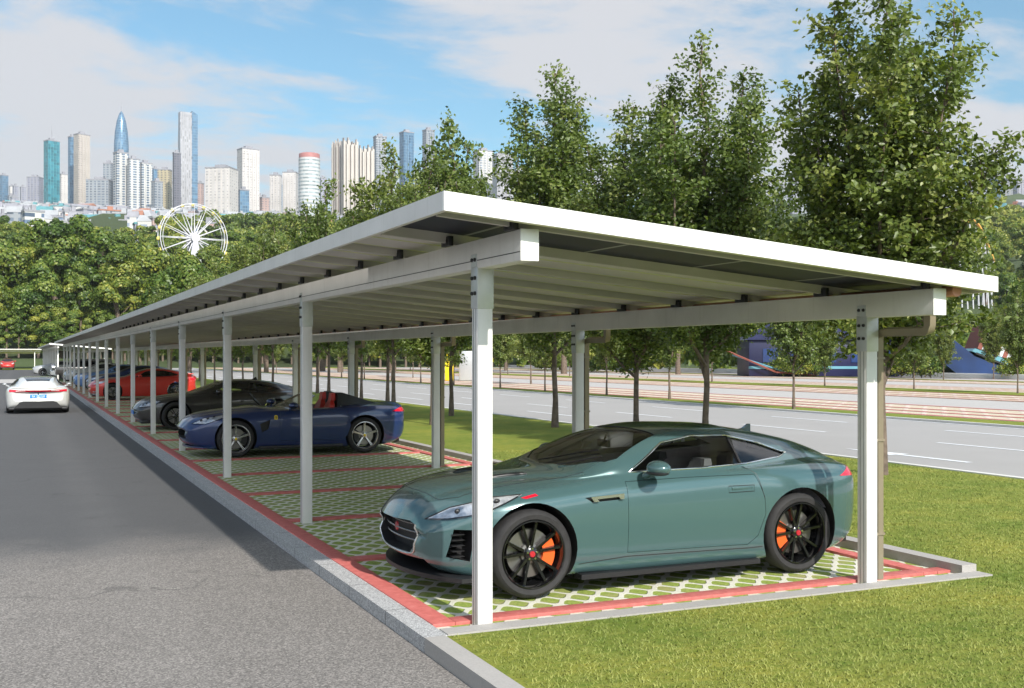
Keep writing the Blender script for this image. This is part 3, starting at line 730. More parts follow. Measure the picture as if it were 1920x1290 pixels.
def dark_extra(car,outer,bvh,kx,kz):
    hood=surf_patch(outer,[(.30,-.60),(1.5,-.74),(1.5,.74),(.30,.60)],'z',.5,2.0,M['black_paint']); link('bonnet',hood,car)
    roof=surf_patch(outer,[(2.2,-.62),(2.2,.62),(3.9,.44),(3.9,-.44)],'z',1.0,2.0,M['black_paint'],.002,.004); link('roof_panel',roof,car)
    hood_lines(car,bvh,kx,kz)
    for s in (-1,1):
        v=MB(); pp=proj(bvh,[tuple(p) for p in resample([(2.95,.93),(3.05,.75),(3.2,.6),(3.0,.52)],.05)],'y',s,.003); v.tube(pp,[.03]*len(pp),6); v.build('flank_blade',M['black_paint'],car,60)
        k=MB(); pp=proj(bvh,[tuple(p) for p in resample([(1.4,.22),(3.1,.22)],.1)],'y',s,.003); k.tube(pp,.03,6); k.build('side_skirt',M['black'],car,60)
    f=MB(); z=proj(bvh,[(3.2,0)],'z',1)[0].z; f.prism([(3.1,z-.02),(3.3,z-.02),(3.26,z+.07)],'y',-.015,.015); f.build('roof_antenna',M['black'],car)
    k=MB(); k.box((.015,-.28,.40),(.03,.28,.50)); k.build('number_plate',M['plateblue'],car)
def red_extra(car,outer,bvh,kx,kz):
    L=4.65
    w=MB(); w.box((L-.52,-.70,1.10),(L-.22,.70,1.135),0,.015)
    for s in (-1,1): w.prism([(L-.46,.9),(L-.34,.88),(L-.30,1.11),(L-.44,1.11)],'y',min(s*.52,s*.56),max(s*.52,s*.56))
    w.build('boot_spoiler',M['red_paint'],car,40)
    hood_lines(car,bvh,kx,kz)
    k=MB()
    for z in (.24,.30,.36): k.box((.18,-.8,z),(.6,.8,z+.02),0,.005)
    k.build('bumper_slats',M['silver_paint'],car,40)
def white_rear(car,outer,bvh,kx,kz):
    L=4.9
    def back(y,z,off=.006):
        p=proj(bvh,[(y,z)],'x',1,off); return p[0] if p else Vector((L,y,z))
    # light bar across the tail
    ys=np.linspace(-.93,.93,29); b=MB(); V=[]
    for y in ys:
        h=.022 if abs(y)<.3 else .022+.03*(abs(y)-.3)
        V+=[back(y,.80+h,.012),back(y,.80-h,.012)]
    b.add(V,[(2*i,2*i+2,2*i+3,2*i+1) for i in range(len(ys)-1)]); b.build('tail_light',M['tail'],car)
    b=MB(); V=[]
    for y in ys: V+=[back(y,.775-.0*abs(y),.008),back(y,.735+.03*abs(y),.008)]
    b.add(V,[(2*i,2*i+2,2*i+3,2*i+1) for i in range(len(ys)-1)]); b.build('tail_recess',M['black'],car)
    pl=MB(); c=back(0,.60,.004); pl.box((c.x,-.27,.54),(c.x+.015,.27,.665),0,.006); o=pl.build('number_plate',M['plateblue'],car,40)
    ch=MB(); x=c.x+.0165
    glyph={'A':[(0,0,.5,1),(.5,1,1,0),(.25,.4,.75,.4)],'8':[(0,0,1,0),(1,0,1,1),(1,1,0,1),(0,1,0,0),(0,.5,1,.5)],'1':[(.5,0,.5,1)],'6':[(1,1,0,1),(0,1,0,0),(0,0,1,0),(1,0,1,.5),(1,.5,0,.5)],'-':[(.4,.45,.6,.45)]}
    for i,gch in enumerate(['8','A','-','8','6','1','6','8']):
        for (a,b_,c_,d) in glyph[gch]:
            # the plate is read from behind the car: +y local is on the viewer's left
            y0=-.20+i*.052; s_=1
            ch.tube([(x,(y0+a*.034)*s_,.565+b_*.075),(x,(y0+c_*.034)*s_,.565+d*.075)],.0045,4)
    ch.build('plate_characters',M['platewhite'],o)
    d=MB(); d.prism([(-.78,.20),(.78,.20),(.60,.40),(.48,.44),(-.48,.44),(-.60,.40)],'x',L-.5,L-.02); d.build('rear_diffuser',M['black'],car,30)
    d2=MB(); d2.box((L-.6,-.95,.13),(L-.14,.95,.22),0,.03); d2.build('lower_valance',M['black'],car,30)
    s=MB(); s.tube([back(y,.885,.02) for y in np.linspace(-.85,.85,21)],.016,6); s.build('boot_spoiler',M['white_paint'],car,60)
    m=MB(); c=back(0,.70,.01); m.ell(c,(.012,.03,.03),10); m.build('rear_badge',M['black'],car,60)
# spare-wheel jeep seen far under the roof
def jeep(loc,rz):
    t=thing('off_road_car','dark boxy off-road car with a pale spare wheel at the far end of the carport','car',loc,rz)
    b=MB(); b.box((0,-.92,.45),(4.2,.92,1.05),0,.08); b.build('body',M['dark_paint'],t,40)
    b=MB(); b.prism([(1.0,1.05),(1.35,1.68),(4.1,1.68),(4.18,1.05)],'y',-.80,.80); c=b.build('cabin',M['black_paint'],t)
    for s in (-1,1):
        w=MB(); w.prism([(1.5,1.12),(1.62,1.55),(2.5,1.55),(2.5,1.12)],'y',s*.80,s*.812); w.prism([(2.6,1.12),(2.6,1.55),(3.9,1.55),(3.9,1.12)],'y',s*.80,s*.812); w.build('side_window',M['darkglass'],t)
    w=MB()
    for s in (-1,1): w.box((-.02,s*.72-.12,.68),(.0,s*.72+.12,.88),0,.004)
    w.build('headlight',M['lampin'],t)
    for x in (.8,3.3):
        for s in (-1,1): add_wheel(t,x,s*.80,.38,'small',(M['rimsilver'],M['black'],M['black']),full=False)
    sw=link('spare_wheel',WHEELS[('small',.38,.25)][1].mesh('spare_wheel',M['rimsilver'],40),t,(-.15,0,1.0)); sw.rotation_euler=(0,0,-PI/2)
    return t
green_car(); blue_car()
def zf_i8(x,z): return z-.03*max(0,1-x/1.2) if z<1 else z
plain_car('sports_coupe','charcoal and black low coupe parked behind the blue roadster',(2.72,30.7,0),0,M['dark_paint'],
   {'L':4.66,'kz':.985,'ky':1.0,'Rt':.36,'wheel':('multi',M['rimblack'],M['black'],M['black']),'trim':M['black'],'zf':zf_i8,'headl':[(.12,.62),(.42,.66),(.62,.78),(.50,.79),(.20,.70)],'wx':(.98,3.5)},dark_extra)
plain_car('sports_coupe','bright red coupe with a rear wing parked under the carport',(2.75,51.8,0),0,M['red_paint'],
   {'L':4.65,'kz':1.045,'lv':1,'detail':1,'Rt':.36,'wheel':('multi',M['rimblack'],M['black'],M['black']),'trim':M['black'],'glass':M['darkglass'],'wx':(.95,3.52)},red_extra)
plain_car('saloon_car','blue saloon car parked beyond the red coupe',(2.8,67.6,0),0,M['sky_paint'],
   {'L':4.6,'kz':1.10,'lv':1,'detail':0,'ns':30,'Rt':.34,'wheel':('multi',M['rimsilver'],M['black'],M['black']),'trim':M['black']})
plain_car('saloon_car','dark blue saloon parked two bays beyond the red coupe',(3.1,60.0,0),0,M['blue_paint'],
   {'L':4.6,'kz':1.10,'lv':1,'detail':0,'ns':30,'Rt':.34,'wheel':('multi',M['rimsilver'],M['black'],M['black']),'trim':M['black']})
plain_car('saloon_car','silver saloon parked in the last bays of the long carport',(2.8,82.6,0),0,M['silver_paint'],
   {'L':4.5,'kz':1.1,'lv':1,'detail':0,'ns':30,'Rt':.34,'wheel':('multi',M['rimsilver'],M['black'],M['black']),'trim':M['black']})
jeep((2.6,93.0,0),0)
plain_car('saloon_car','pale grey saloon parked in front of the small second carport',(1.2,118,0),0,M['silver_paint'],
   {'L':4.5,'kz':1.1,'lv':1,'detail':0,'ns':26,'Rt':.34,'wheel':('multi',M['rimsilver'],M['black'],M['black']),'trim':M['black']})
plain_car('saloon_car','white saloon parked at the near end of the second carport',(2.4,102,0),0,M['white_paint'],
   {'L':4.5,'kz':1.12,'lv':1,'detail':0,'ns':26,'Rt':.34,'wheel':('multi',M['rimsilver'],M['black'],M['black']),'trim':M['black']})
pq=at(14,158,0)
plain_car('hatchback_car','small red car parked under the farthest carport on the left',(pq.x,pq.y-2,0),R(90),M['red_paint'],
   {'L':4.3,'kz':1.15,'lv':1,'detail':0,'ns':26,'Rt':.34,'wheel':('multi',M['rimsilver'],M['black'],M['black']),'trim':M['black']})
def zf_w(x,z): return z+ (.04*max(0,1-abs(x-3.9)/.9) if z>1.0 else 0)
wc=at(72,38.6,0)
# drives away from the camera: its nose points along +y
make_w=make_car('saloon_car','white low saloon driving away along the asphalt aisle',(wc.x,wc.y+4.9,-.10),R(-90),M['white_paint'],
   {'L':4.9,'kz':.98,'ky':1.09,'lv':2,'detail':1,'Rt':.36,'cr':.30,'wheel':('multi',M['rimblack'],M['black'],M['black']),'glass':M['darkglass'],'taill':None,'mirs':.62,'mirrorm':M['silver_paint'],'wx':(.93,3.5),'zf':zf_w,'fullw':True})
white_rear(*make_w)
# ---------------------------------------------------------------- carport
X0C,Y0C=2.40,6.40
def carport(label,loc,rz,nb,full=True,group=None,ext=None):
    """local origin: near corner on the aisle side; x across (5 m deep), y along"""
    t=thing('carport',label,'carport',loc,rz,group)
    sp=5.33; Ly=.95+sp*(nb-1)+.85; Wd=4.67; z0=2.95; k=.0848
    zt=lambda x:z0-k*x
    b=MB(); b.add([(x,y,zt(x)+dz) for dz in (-.02,-.045) for x,y in ((.03,.03),(Wd-.03,.03),(Wd-.03,Ly-.03),(.03,Ly-.03))],[(0,1,2,3),(7,6,5,4),(0,4,5,1),(1,5,6,2),(2,6,7,3),(3,7,4,0)])
    b.build('solar_panel_roof',M['pv'],t)
    # fascias
    for nm,pts in (('a',[(0,0),(Wd,0),(Wd,.03),(0,.03)]),('b',[(0,Ly-.03),(Wd,Ly-.03),(Wd,Ly),(0,Ly)])):
        b=MB(); b.add([(x,y,zt(x)) for x,y in pts]+[(x,y,zt(x)-.12) for x,y in pts],[(0,1,2,3),(7,6,5,4),(0,4,5,1),(1,5,6,2),(2,6,7,3),(3,7,4,0)])
        b.build('fascia',M['fascia'],t)
        if nm=='a':
            b=MB(); pts=[(.03,.03),(Wd-.03,.03),(Wd-.03,.07),(.03,.07)]
            b.add([(x,y,zt(x)-.108) for x,y in pts]+[(x,y,zt(x)-.12) for x,y in pts],[(0,1,2,3),(7,6,5,4),(0,4,5,1),(1,5,6,2),(2,6,7,3),(3,7,4,0)]); b.build('fascia_flange',M['traylip'],t)
    for xa,xb in ((0,.03),(Wd-.03,Wd)):
        b=MB(); pts=[(xa,.03),(xb,.03),(xb,Ly-.03),(xa,Ly-.03)]
        b.add([(x,y,zt(x)) for x,y in pts]+[(x,y,zt(x)-.12) for x,y in pts],[(0,1,2,3),(7,6,5,4),(0,4,5,1),(1,5,6,2),(2,6,7,3),(3,7,4,0)])
        b.build('fascia',M['white'],t)
    # beams
    for bx,bz in ((.65,zt(.65)-.137),(4.20,zt(4.2)-.137)):
        b=MB(); b.box((bx-.06,.15,bz-.205),(bx+.06,Ly-.15,bz),0,.004); 
        o=b.build('beam',M['white'],t,40)
        if full:
            if bx<1: g=MB(); g.box((bx-.0612,.16,bz-.150),(bx-.0598,Ly-.21,bz-.144)); g.build('beam_groove',M['bolt'],o)
            e=MB(); e.box((bx-.066,.138,bz-.208),(bx+.066,.15,bz+.002),0,.003); e.build('end_cap',M['fascia'],o,40)
    ny=int((Ly-.26)/1.187)
    if full:
        pr=None
        b=MB()
        def band(y0,y1,h0,h1,mb,x0=.05,x1=Wd-.05): mb.add([(x,y,zt(x)-h) for h in (h0,h1) for x,y in ((x0,y0),(x1,y0),(x1,y1),(x0,y1))],[(0,1,2,3),(7,6,5,4),(0,4,5,1),(1,5,6,2),(2,6,7,3),(3,7,4,0)])
        # one bay of underside: rafter + drip tray, in local y from 0
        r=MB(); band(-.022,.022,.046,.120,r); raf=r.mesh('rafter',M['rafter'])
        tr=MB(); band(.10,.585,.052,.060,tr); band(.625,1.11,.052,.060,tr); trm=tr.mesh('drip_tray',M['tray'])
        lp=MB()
        for yy in (.086,.585,.611,1.11): band(yy,yy+.014,.050,.064,lp)
        lpm=lp.mesh('tray_lip',M['traylip'])
        cl=[]
        for bx in (.65,4.20):
            c=MB(); z=zt(bx)-.137
            c.box((bx-.098,-.085,z),(bx-.062,.085,z+.073),0,.003); c.box((bx-.101,-.04,z+.01),(bx-.098,-.02,z+.05),0); c.box((bx-.101,.02,z+.01),(bx-.098,.04,z+.05),0)
            cl.append(c.mesh('clip',M['black'],40))
        for i in range(ny+1):
            y=.262+1.187*i
            if y>Ly-.1: break
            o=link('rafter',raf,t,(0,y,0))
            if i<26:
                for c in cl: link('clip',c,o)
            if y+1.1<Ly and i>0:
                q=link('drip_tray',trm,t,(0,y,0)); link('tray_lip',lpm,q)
    else:
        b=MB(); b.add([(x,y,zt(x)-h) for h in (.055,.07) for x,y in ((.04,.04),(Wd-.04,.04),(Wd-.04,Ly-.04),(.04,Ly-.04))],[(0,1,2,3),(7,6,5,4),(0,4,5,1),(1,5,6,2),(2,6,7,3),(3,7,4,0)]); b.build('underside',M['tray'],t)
    # posts
    for bx,zb,rear in ((.65,zt(.65)-.328,False),(4.20,zt(4.2)-.328,True)):
        p=MB(); h=.058; p.box((-h,-h,-.12),(h,h,zb),0,.006)
        if full:
            for s in (-.022,.022): p.box((-h-.0015,s-.002,-.1),(-h+.001,s+.002,zb-.01),1)
        pm=p.mesh('post',[M['white'],M['bolt']],40)
        s=MB(); s.box((-.064,-.064,zb-.30),(.064,.064,zb-.002),0,.004); s.box((-.066,-.05,zb),(-.0602,.05,zb+.09),0)
        sm=s.mesh('sleeve',M['sleeve'],40)
        bo=MB(); bo.lathe([(.0005,-.016),(.012,-.015),(.014,-.008),(.014,0)],8,'x',(0,0,0)); bm_=bo.mesh('bolt',M['bolt'],40)
        dp=MB()
        x=.115; ztop=zb+.0
        def rect(path,w=.046): dp.tube(path,w,4,0,False,True,.5)
        rect([(x-.03,-.62,ztop+.05),(x-.03,-.62,ztop-.085),(x-.02,-.60,ztop-.125),(x,-.56,ztop-.135),(x,-.09,ztop-.135),(x,-.02,ztop-.15),(x,0,ztop-.19),(x,0,.02)])
        dpm=dp.mesh('downpipe',M['pipe'],50)
        br=MB()
        br.box((.055,-.042,0),(x+.042,.042,.02),0)
        brm=br.mesh('pipe_strap',M['pipe'])
        for i in range(nb):
            y=.95+sp*i
            o=link('post',pm,t,(bx,y,0)); 
            if full:
                link('sleeve',sm,o)
                if i<5:
                    for z in (zb+.05,zb-.08,zb-.19):
                        for yy in (-.028,.028): link('bolt',bm_,o,(-.0635,yy,z))
                if rear:
                    d=link('downpipe',dpm,o); 
                    if i<6:
                        for z in (.4,1.2,1.9): link('pipe_strap',brm,o,(0,0,z))
    if full:
        g=MB(); x=4.36; g.tube([(x,.12,zt(x)-.135),(x,Ly-.1,zt(x)-.135)],.05,10); g.build('gutter',M['copper'],t,50)
    return t
carport('long white solar carport over the parking row of sports cars',(X0C,Y0C,0),0,16,True)
carport('second white carport standing past the far end of the long one',(2.25,95.5,0),0,12,False)
fp=at(78,166,0)
carport('far white carport lying crosswise at the left behind the aisle',(fp.x,fp.y,0),R(90),8,False)
# ---------------------------------------------------------------- ground and paving
def flat(name,poly,z,m,th=0.0,kind='structure'):
    b=MB(); n=len(poly)
    if th: b.prism(poly,'z',z-th,z)
    else: b.add([(x,y,z) for x,y in poly],[tuple(range(n))])
    return struct(b.build(name,m),kind)
def rect(x0,y0,x1,y1): return [(x0,y0),(x1,y0),(x1,y1),(x0,y1)]
def hgt(x,y):
    r=math.hypot(x,y)
    if r<185: return -.16
    if r<450:
        t=(r-185)/265; return -.16+ (44.0)*(t**1.15)
    return 43.8+.132*(r-450)
rs=[0,3,8,15,30,60,100,140,185,200,220,250,290,330,370,410,450,520,600,720,850,1000,1200,1500,1900,2400,3200,4200]
seg=96; b=MB(); V=[]
for r in rs:
    for k in range(seg):
        a=2*PI*k/seg; x,y=r*math.cos(a),r*math.sin(a)
        V.append((x,y,hgt(x,y)+(random.uniform(-.02,.02)*r if r>200 and r<1400 else 0)))
b.add(V,[(i*seg+k,i*seg+(k+1)%seg,(i+1)*seg+(k+1)%seg,(i+1)*seg+k) for i in range(len(rs)-1) for k in range(seg)])
struct(b.build('ground',M['hillgrass'],None,60))
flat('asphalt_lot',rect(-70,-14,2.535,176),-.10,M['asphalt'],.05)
flat('pale_cross_strip',rect(-70,90,2.0,104),-.092,M['aisle'])  # paler flat strip laid across the asphalt
# kerbs and paving of the parking row
YE=88.0
flat('granite_kerb',rect(2.53,7.13,2.70,YE),0.004,M['granite'],.13)
flat('kerb',rect(2.53,-8,2.68,7.125),0.006,M['concrete'],.14)
flat('kerb',rect(2.70,7.12,7.80,7.29),0.012,M['concrete'],.12)
flat('kerb',rect(7.62,7.292,7.79,YE),0.075,M['concrete'],.18)
flat('kerb',rect(2.70,YE,7.79,YE+.15),0.012,M['concrete'],.12)
flat('parking_paving',rect(2.70,7.29,7.62,YE),-.012,M['paver'],.1)
rl=MB(); rl.box((2.70,7.42,-.03),(2.87,YE-.1,.014),0,.004); rl.box((7.30,7.42,-.03),(7.46,YE-.1,.014),0,.004)
for i in range(31):
    y=7.42+2.68*i
    if y<YE-.3: rl.box((2.872,y,-.03),(7.298,y+.16,.014),0,.004)
struct(rl.build('bay_marking',M['red'],None,40))
rl=MB(); rl.box((7.465,7.42,-.03),(7.618,7.58,.012),0,.003); struct(rl.build('bay_marking',M['red'],None,40))
# lawns
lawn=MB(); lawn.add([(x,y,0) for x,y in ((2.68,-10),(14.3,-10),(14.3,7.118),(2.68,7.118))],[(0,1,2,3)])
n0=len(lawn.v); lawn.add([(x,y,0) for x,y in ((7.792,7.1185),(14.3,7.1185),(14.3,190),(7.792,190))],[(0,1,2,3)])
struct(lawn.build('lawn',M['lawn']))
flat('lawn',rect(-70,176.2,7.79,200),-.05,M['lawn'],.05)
flat('road',rect(14.45,-12,24.9,190),-.05,M['road'],.05)
flat('kerb',rect(14.30,-12,14.45,190),.02,M['whitekerb'],.15)
flat('kerb',rect(24.9,-12,25.05,190),.02,M['whitekerb'],.15)
mk=MB()
def stripe(x,y0,y1,w=.13,z=-.044): mk.add([(x-w/2,y0,z),(x+w/2,y0,z),(x+w/2,y1,z),(x-w/2,y1,z)],[(0,1,2,3)])
for x,off in ((16.6,2.0),(19.1,0.0),(22.4,3.0)):
    y=8+off
    while y<180:
        if x!=16.6 or not (12<y<20): stripe(x,y,y+3.6); 
        y+=7.4
stripe(14.62,-10,185,.12); stripe(24.72,-10,185,.12)
mk.add([(16.0,15.2,-.044),(16.16,15.2,-.044),(16.16,17.0,-.044),(16.0,17.0,-.044)],[(0,1,2,3)]); mk.add([(15.82,17.0,-.0438),(16.34,17.0,-.0438),(16.08,18.6,-.0438)],[(0,1,2)])
struct(mk.build('road_marking',M['platewhite']))
# far parking lots beyond the road
flat('verge',rect(25.05,-12,26.7,190),0.0,M['lawn'],.1)
def lot(x0,x1,m,nm,z=-.01): flat(nm,rect(x0,-12,x1,190),z,m,.05)
lot(26.7,32.2,M['farpaver'],'parking_paving'); lot(32.2,38.6,M['aisle'],'lot_aisle',-.03); lot(38.6,44.2,M['farpaver'],'parking_paving')
lot(44.2,47.6,M['lawn'],'verge',.02); lot(47.6,53.2,M['farpaver'],'parking_paving'); lot(53.2,60.5,M['aisle'],'lot_aisle',-.03); lot(60.5,66,M['farpaver'],'parking_paving')
lot(66,67.8,M['lawn'],'verge',.02); lot(67.8,75.5,M['aisle'],'lot_aisle',-.03); lot(75.5,120,M['lawn'],'lawn',-.02)
fr=MB()
for x in (26.9,28.4,29.9,32.0,38.7,40.0,41.8,43.8,47.8,49.6,51.4,53.0,60.6,62.6,65.5,68.4,73.2): fr.add([(x,-10,.0),(x+.34,-10,.0),(x+.34,188,.0),(x,188,.0)],[(0,1,2,3)])
for x0,x1 in ():
    y=12.0
    while y<180: fr.add([(x0,y,.004),(x1,y,.004),(x1,y+.22,.004),(x0,y+.22,.004)],[(0,1,2,3)]); y+=5.36
struct(fr.build('far_bay_marking',M['red']))
wl=MB(); wl.box((75.2,-12,-.05),(75.6,190,.40),0,.03); tag(wl.build('low_wall',M['whitekerb'],None,40),'low pale wall along the back of the far car park','wall')
# ---------------------------------------------------------------- grass blades
def blades(n=150000):
    rng=np.random.default_rng(3)
    d=3.6+ (rng.random(n)**1.25)*19.0; u=rng.uniform(700,2000,n)
    l=(u-960)/F*d; x=l*CT+d*ST; y=-l*ST+d*CT
    ok=(((x>2.72)&(y<7.09))|((x>7.83)&(x<14.25)))
    x,y=x[ok],y[ok]; n=len(x)
    a=rng.uniform(0,2*PI,n); h=rng.uniform(.010,.026,n)*(1.0); w=rng.uniform(.0022,.0045,n)*(1+.04*np.hypot(x,y)); lean=rng.uniform(0,.03,n); la=rng.uniform(0,2*PI,n)
    P=np.zeros((n,3,3)); P[:,0]=np.stack([x-w*np.cos(a),y-w*np.sin(a),np.full(n,.0)],1); P[:,1]=np.stack([x+w*np.cos(a),y+w*np.sin(a),np.full(n,.0)],1)
    P[:,2]=np.stack([x+lean*np.cos(la),y+lean*np.sin(la),h],1)
    me=bpy.data.meshes.new('grass'); me.vertices.add(3*n); me.vertices.foreach_set('co',P.reshape(-1)); me.loops.add(3*n); me.loops.foreach_set('vertex_index',np.arange(3*n,dtype=np.int32))
    me.polygons.add(n); me.polygons.foreach_set('loop_start',np.arange(0,3*n,3,dtype=np.int32)); me.update(); me.validate()
    me.materials.append(M['blade']); return struct(link('grass',me),'stuff')
def blademat():
    m,nt,b=newmat('grass_blade'); co=geo(nt); g=noise(nt,9,4,co,.8); h=noise(nt,.8,5,co,.6)
    c=mixc(nt,.5,ramp(nt,g,[(.3,(.085,.135,.02)),(.7,(.34,.345,.09))]),ramp(nt,h,[(.3,(.085,.14,.022)),(.7,(.32,.31,.08))]))
    nt.links.new(c,b.inputs['Base Color']); b.inputs['Roughness'].default_value=.8; return m
M['blade']=blademat(); blades()
# ---------------------------------------------------------------- trees
def quads_mesh(name,C,N,size,tint,mat,asp=0.62):
    """leaf faces: a lozenge bent along its midrib per centre C, normal N, size"""
    n=len(C); rng=np.random.default_rng(11)
    N=N/np.linalg.norm(N,axis=1)[:,None]
    ref=rng.normal(size=(n,3)); ref[:,2]-=.8
    T=ref-N*np.sum(ref*N,1)[:,None]; T/=np.linalg.norm(T,axis=1)[:,None]; B=np.cross(N,T)
    s=size[:,None]
    P=np.stack([C-T*s*.5,C+B*s*asp*.5+N*s*.10-T*s*.05,C+T*s*.5,C-B*s*asp*.5+N*s*.10-T*s*.05],1)
    me=bpy.data.meshes.new(name); me.vertices.add(4*n); me.vertices.foreach_set('co',P.reshape(-1))
    idx=(np.arange(n)[:,None]*4+np.array([[0,1,2,0,2,3]])).reshape(-1).astype(np.int32)
    me.loops.add(6*n); me.loops.foreach_set('vertex_index',idx); me.polygons.add(2*n); me.polygons.foreach_set('loop_start',np.arange(0,6*n,3,dtype=np.int32))
    me.update()
    a=me.attributes.new('tint','FLOAT','POINT'); a.data.foreach_set('value',np.repeat(tint,4).astype(np.float32))
    me.materials.append(mat); me.validate(); return me
def street_tree(seed,H,W,nl,leaf=.085):
    rng=np.random.default_rng(seed); rnd=random.Random(seed)
    tr=MB(); n=14
    pth=[Vector((rnd.uniform(-.02,.02)*i*.5,rnd.uniform(-.02,.02)*i*.5,H*.93*i/(n-1))) for i in range(n)]
    tr.tube(pth,[.052*(1-.9*(i/(n-1))**.8)+.006+(.018 if i==0 else 0) for i in range(n)],9)
    leaders=[(pth,.12,1.0)]
    nL=13
    for k in range(nL):
        a=k*2.39996+rnd.uniform(-.4,.4); low=k/(nL-1); z0=1.45+(H*.50-1.45)*low*rnd.uniform(.7,1.1)
        Rk=W*.5*rnd.uniform(.42,.86)*(1-.38*low); top=z0+(H*(.30+.36*rnd.random()))*(1-.25*low); top=min(top,H*(.97-.30*Rk/(W*.5)))
        pts=[]; K=9
        for i in range(K):
            t=i/(K-1); r=Rk*(1-(1-t)**2.0)*(1+.10*math.sin(5*t+k)); pts.append(Vector((r*math.cos(a+.25*t),r*math.sin(a+.25*t),z0+(top-z0)*t**1.15)))
        tr.tube(pts,[.030*(1-.85*i/(K-1))+.003 for i in range(K)],6); leaders.append((pts,0.10,.8))
    tw=[]
    for li,(P_,s0,sc_) in enumerate(leaders):
        K=len(P_); L=sum((P_[i+1]-P_[i]).length for i in range(K-1)); m=int(L*(6.5 if li else 5.5))
        for j in range(m):
            t=.10+.90*(j+rnd.random())/m
            if li==0 and t<.20: continue
            f=t*(K-1.001); i0=int(f); p=P_[i0].lerp(P_[i0+1],f-i0)
            ax=Vector((p.x,p.y,0)); a=rnd.uniform(0,2*PI); el=R(rnd.uniform(10,65))
            d=Vector((math.cos(a)*math.cos(el),math.sin(a)*math.cos(el),math.sin(el)))
            if ax.length>.2: d=(d+ax.normalized()*.35).normalized()
            ln=(.30+.62*(1-t))*rnd.uniform(.5,1.25)*(W/3.2)*(1.25 if li==0 and t<.7 else 1)
            if rnd.random()<.07: ln*=1.7
            if p.z<1.8: ln*=.8; 
            q=p+d*ln; q.z-=.05*ln; tw.append((p,q,ln)); tr.tube([p,p.lerp(q,.5)+Vector((0,0,.03)),q],[.010,.006,.002],4)
    tot=sum(x[2] for x in tw); C=[];Nn=[];Tn=[]
    for p,q,ln in tw:
        m=max(4,int(nl*ln/tot)); t=rng.random(m)**.75; A=np.array(p);B=np.array(q)
        c=A+(B-A)*t[:,None]+rng.normal(size=(m,3))*np.array([.085,.085,.08])*(W/3.2)
        C.append(c); o=(B-A)/(ln+1e-6); cen=np.array([0,0,1.0])*c[:,2:3]; out=c-cen; out/=np.linalg.norm(out,axis=1)[:,None]+1e-6
        Nn.append(out*.55+rng.normal(size=(m,3))*.7+np.array([0,0,.25])); tb=rng.normal(.45,.17); Tn.append(np.clip(tb+rng.normal(0,.16,m),0,1))
    C=np.concatenate(C);Nn=np.concatenate(Nn);Tn=np.concatenate(Tn)
    cm=quads_mesh('crown',C,Nn,rng.uniform(.7,1.25,len(C))*leaf,Tn,M['leaf'])
    return tr.mesh('trunk',M['bark'],60),cm
ST_BIG=[street_tree(21,8.9,3.5,44000,.09),street_tree(22,9.0,3.7,44000,.09),street_tree(23,8.4,3.5,40000,.09)]
ST_SM=[street_tree(31,8.0,3.4,18000,.125),street_tree(32,8.0,3.7,18000,.125),street_tree(33,7.6,3.3,17000,.125)]
def put_tree(ms,x,y,z,s,rz,label,name='street_tree',group=None,cat='tree',sxy=1.0):
    t=thing(name,label,cat,(x,y,z),rz,group); t.scale=(s*sxy,s*sxy,s)
    link('trunk',ms[0],t); link('crown',ms[1],t); return t
rowA=[(12.8,13.9,1.0,0,.3,'tallest leafy street tree on the lawn, right of the carport corner'),
(12.9,19.1,1.0,1,1.3,'leafy street tree on the lawn behind the green coupe roof'),
(12.9,21.9,.98,2,2.2,'leafy street tree behind the carport, left of the tree over the coupe'),
(13.2,26.7,1.14,1,4.0,'tall leafy street tree whose trunk stands left of the second rear post'),
(10.6,29.2,.90,0,5.0,'leafy street tree on the lawn beside the third rear post')]
for x,y,s,k,rz,lb in rowA: put_tree(ST_BIG[k],x,y,0,s,rz,lb,sxy=1.26)
G='street trees along the lawn behind the carport'
rr=random.Random(5)
for i,(x,y) in enumerate([(12.7,33.2),(12.9,39.8),(13.3,41.8),(13.9,47.5),(13.2,50.5),(14.0,55.8),(12.6,60),(13,65.5),(13,71),(13.2,76),(13,82),(12.8,88),(13,94),(13,101),(13,108),(12.8,116),(13,125),(13,135),(13,146)]):
    put_tree(ST_SM[i%3],x,y,0,rr.uniform(1.16,1.36) if i<9 else rr.uniform(1.0,1.2),rr.uniform(0,6),'leafy street tree in the row on the lawn between carport and road',group=G)
G2='street trees on the verge across the road'
for i,(x,y) in enumerate([(25.6,32.3),(26.2,41.6),(26.2,47.3),(26.1,54),(26.4,60.8),(26,67.5),(26,74),(26.1,81),(26,88),(26,95),(26,103),(26,112),(26,122),(26,134)]):
    put_tree(ST_SM[(i+1)%3],x,y,0,rr.uniform(.78,.95),rr.uniform(0,6),'slender street tree on the verge between the road and far car park',group=G2)
G3='trees in the planted strips of the far car park'
for i,(x,y) in enumerate([(46.2,40.6),(46.5,48),(46.4,55.5),(46.2,67.6),(46,78),(46,90),(46,104),(46,120),(67,66),(67,74),(67,83),(67,93),(73.5,67),(74,75),(67,105),(73.8,86),(73.6,98),(31.8,68),(31.6,92),(67,120),(46,135)]):
    put_tree(ST_SM[i%3],x,y,0,rr.uniform(.72,.95),rr.uniform(0,6),'small tree in a planted strip of the far car park',group=G3)
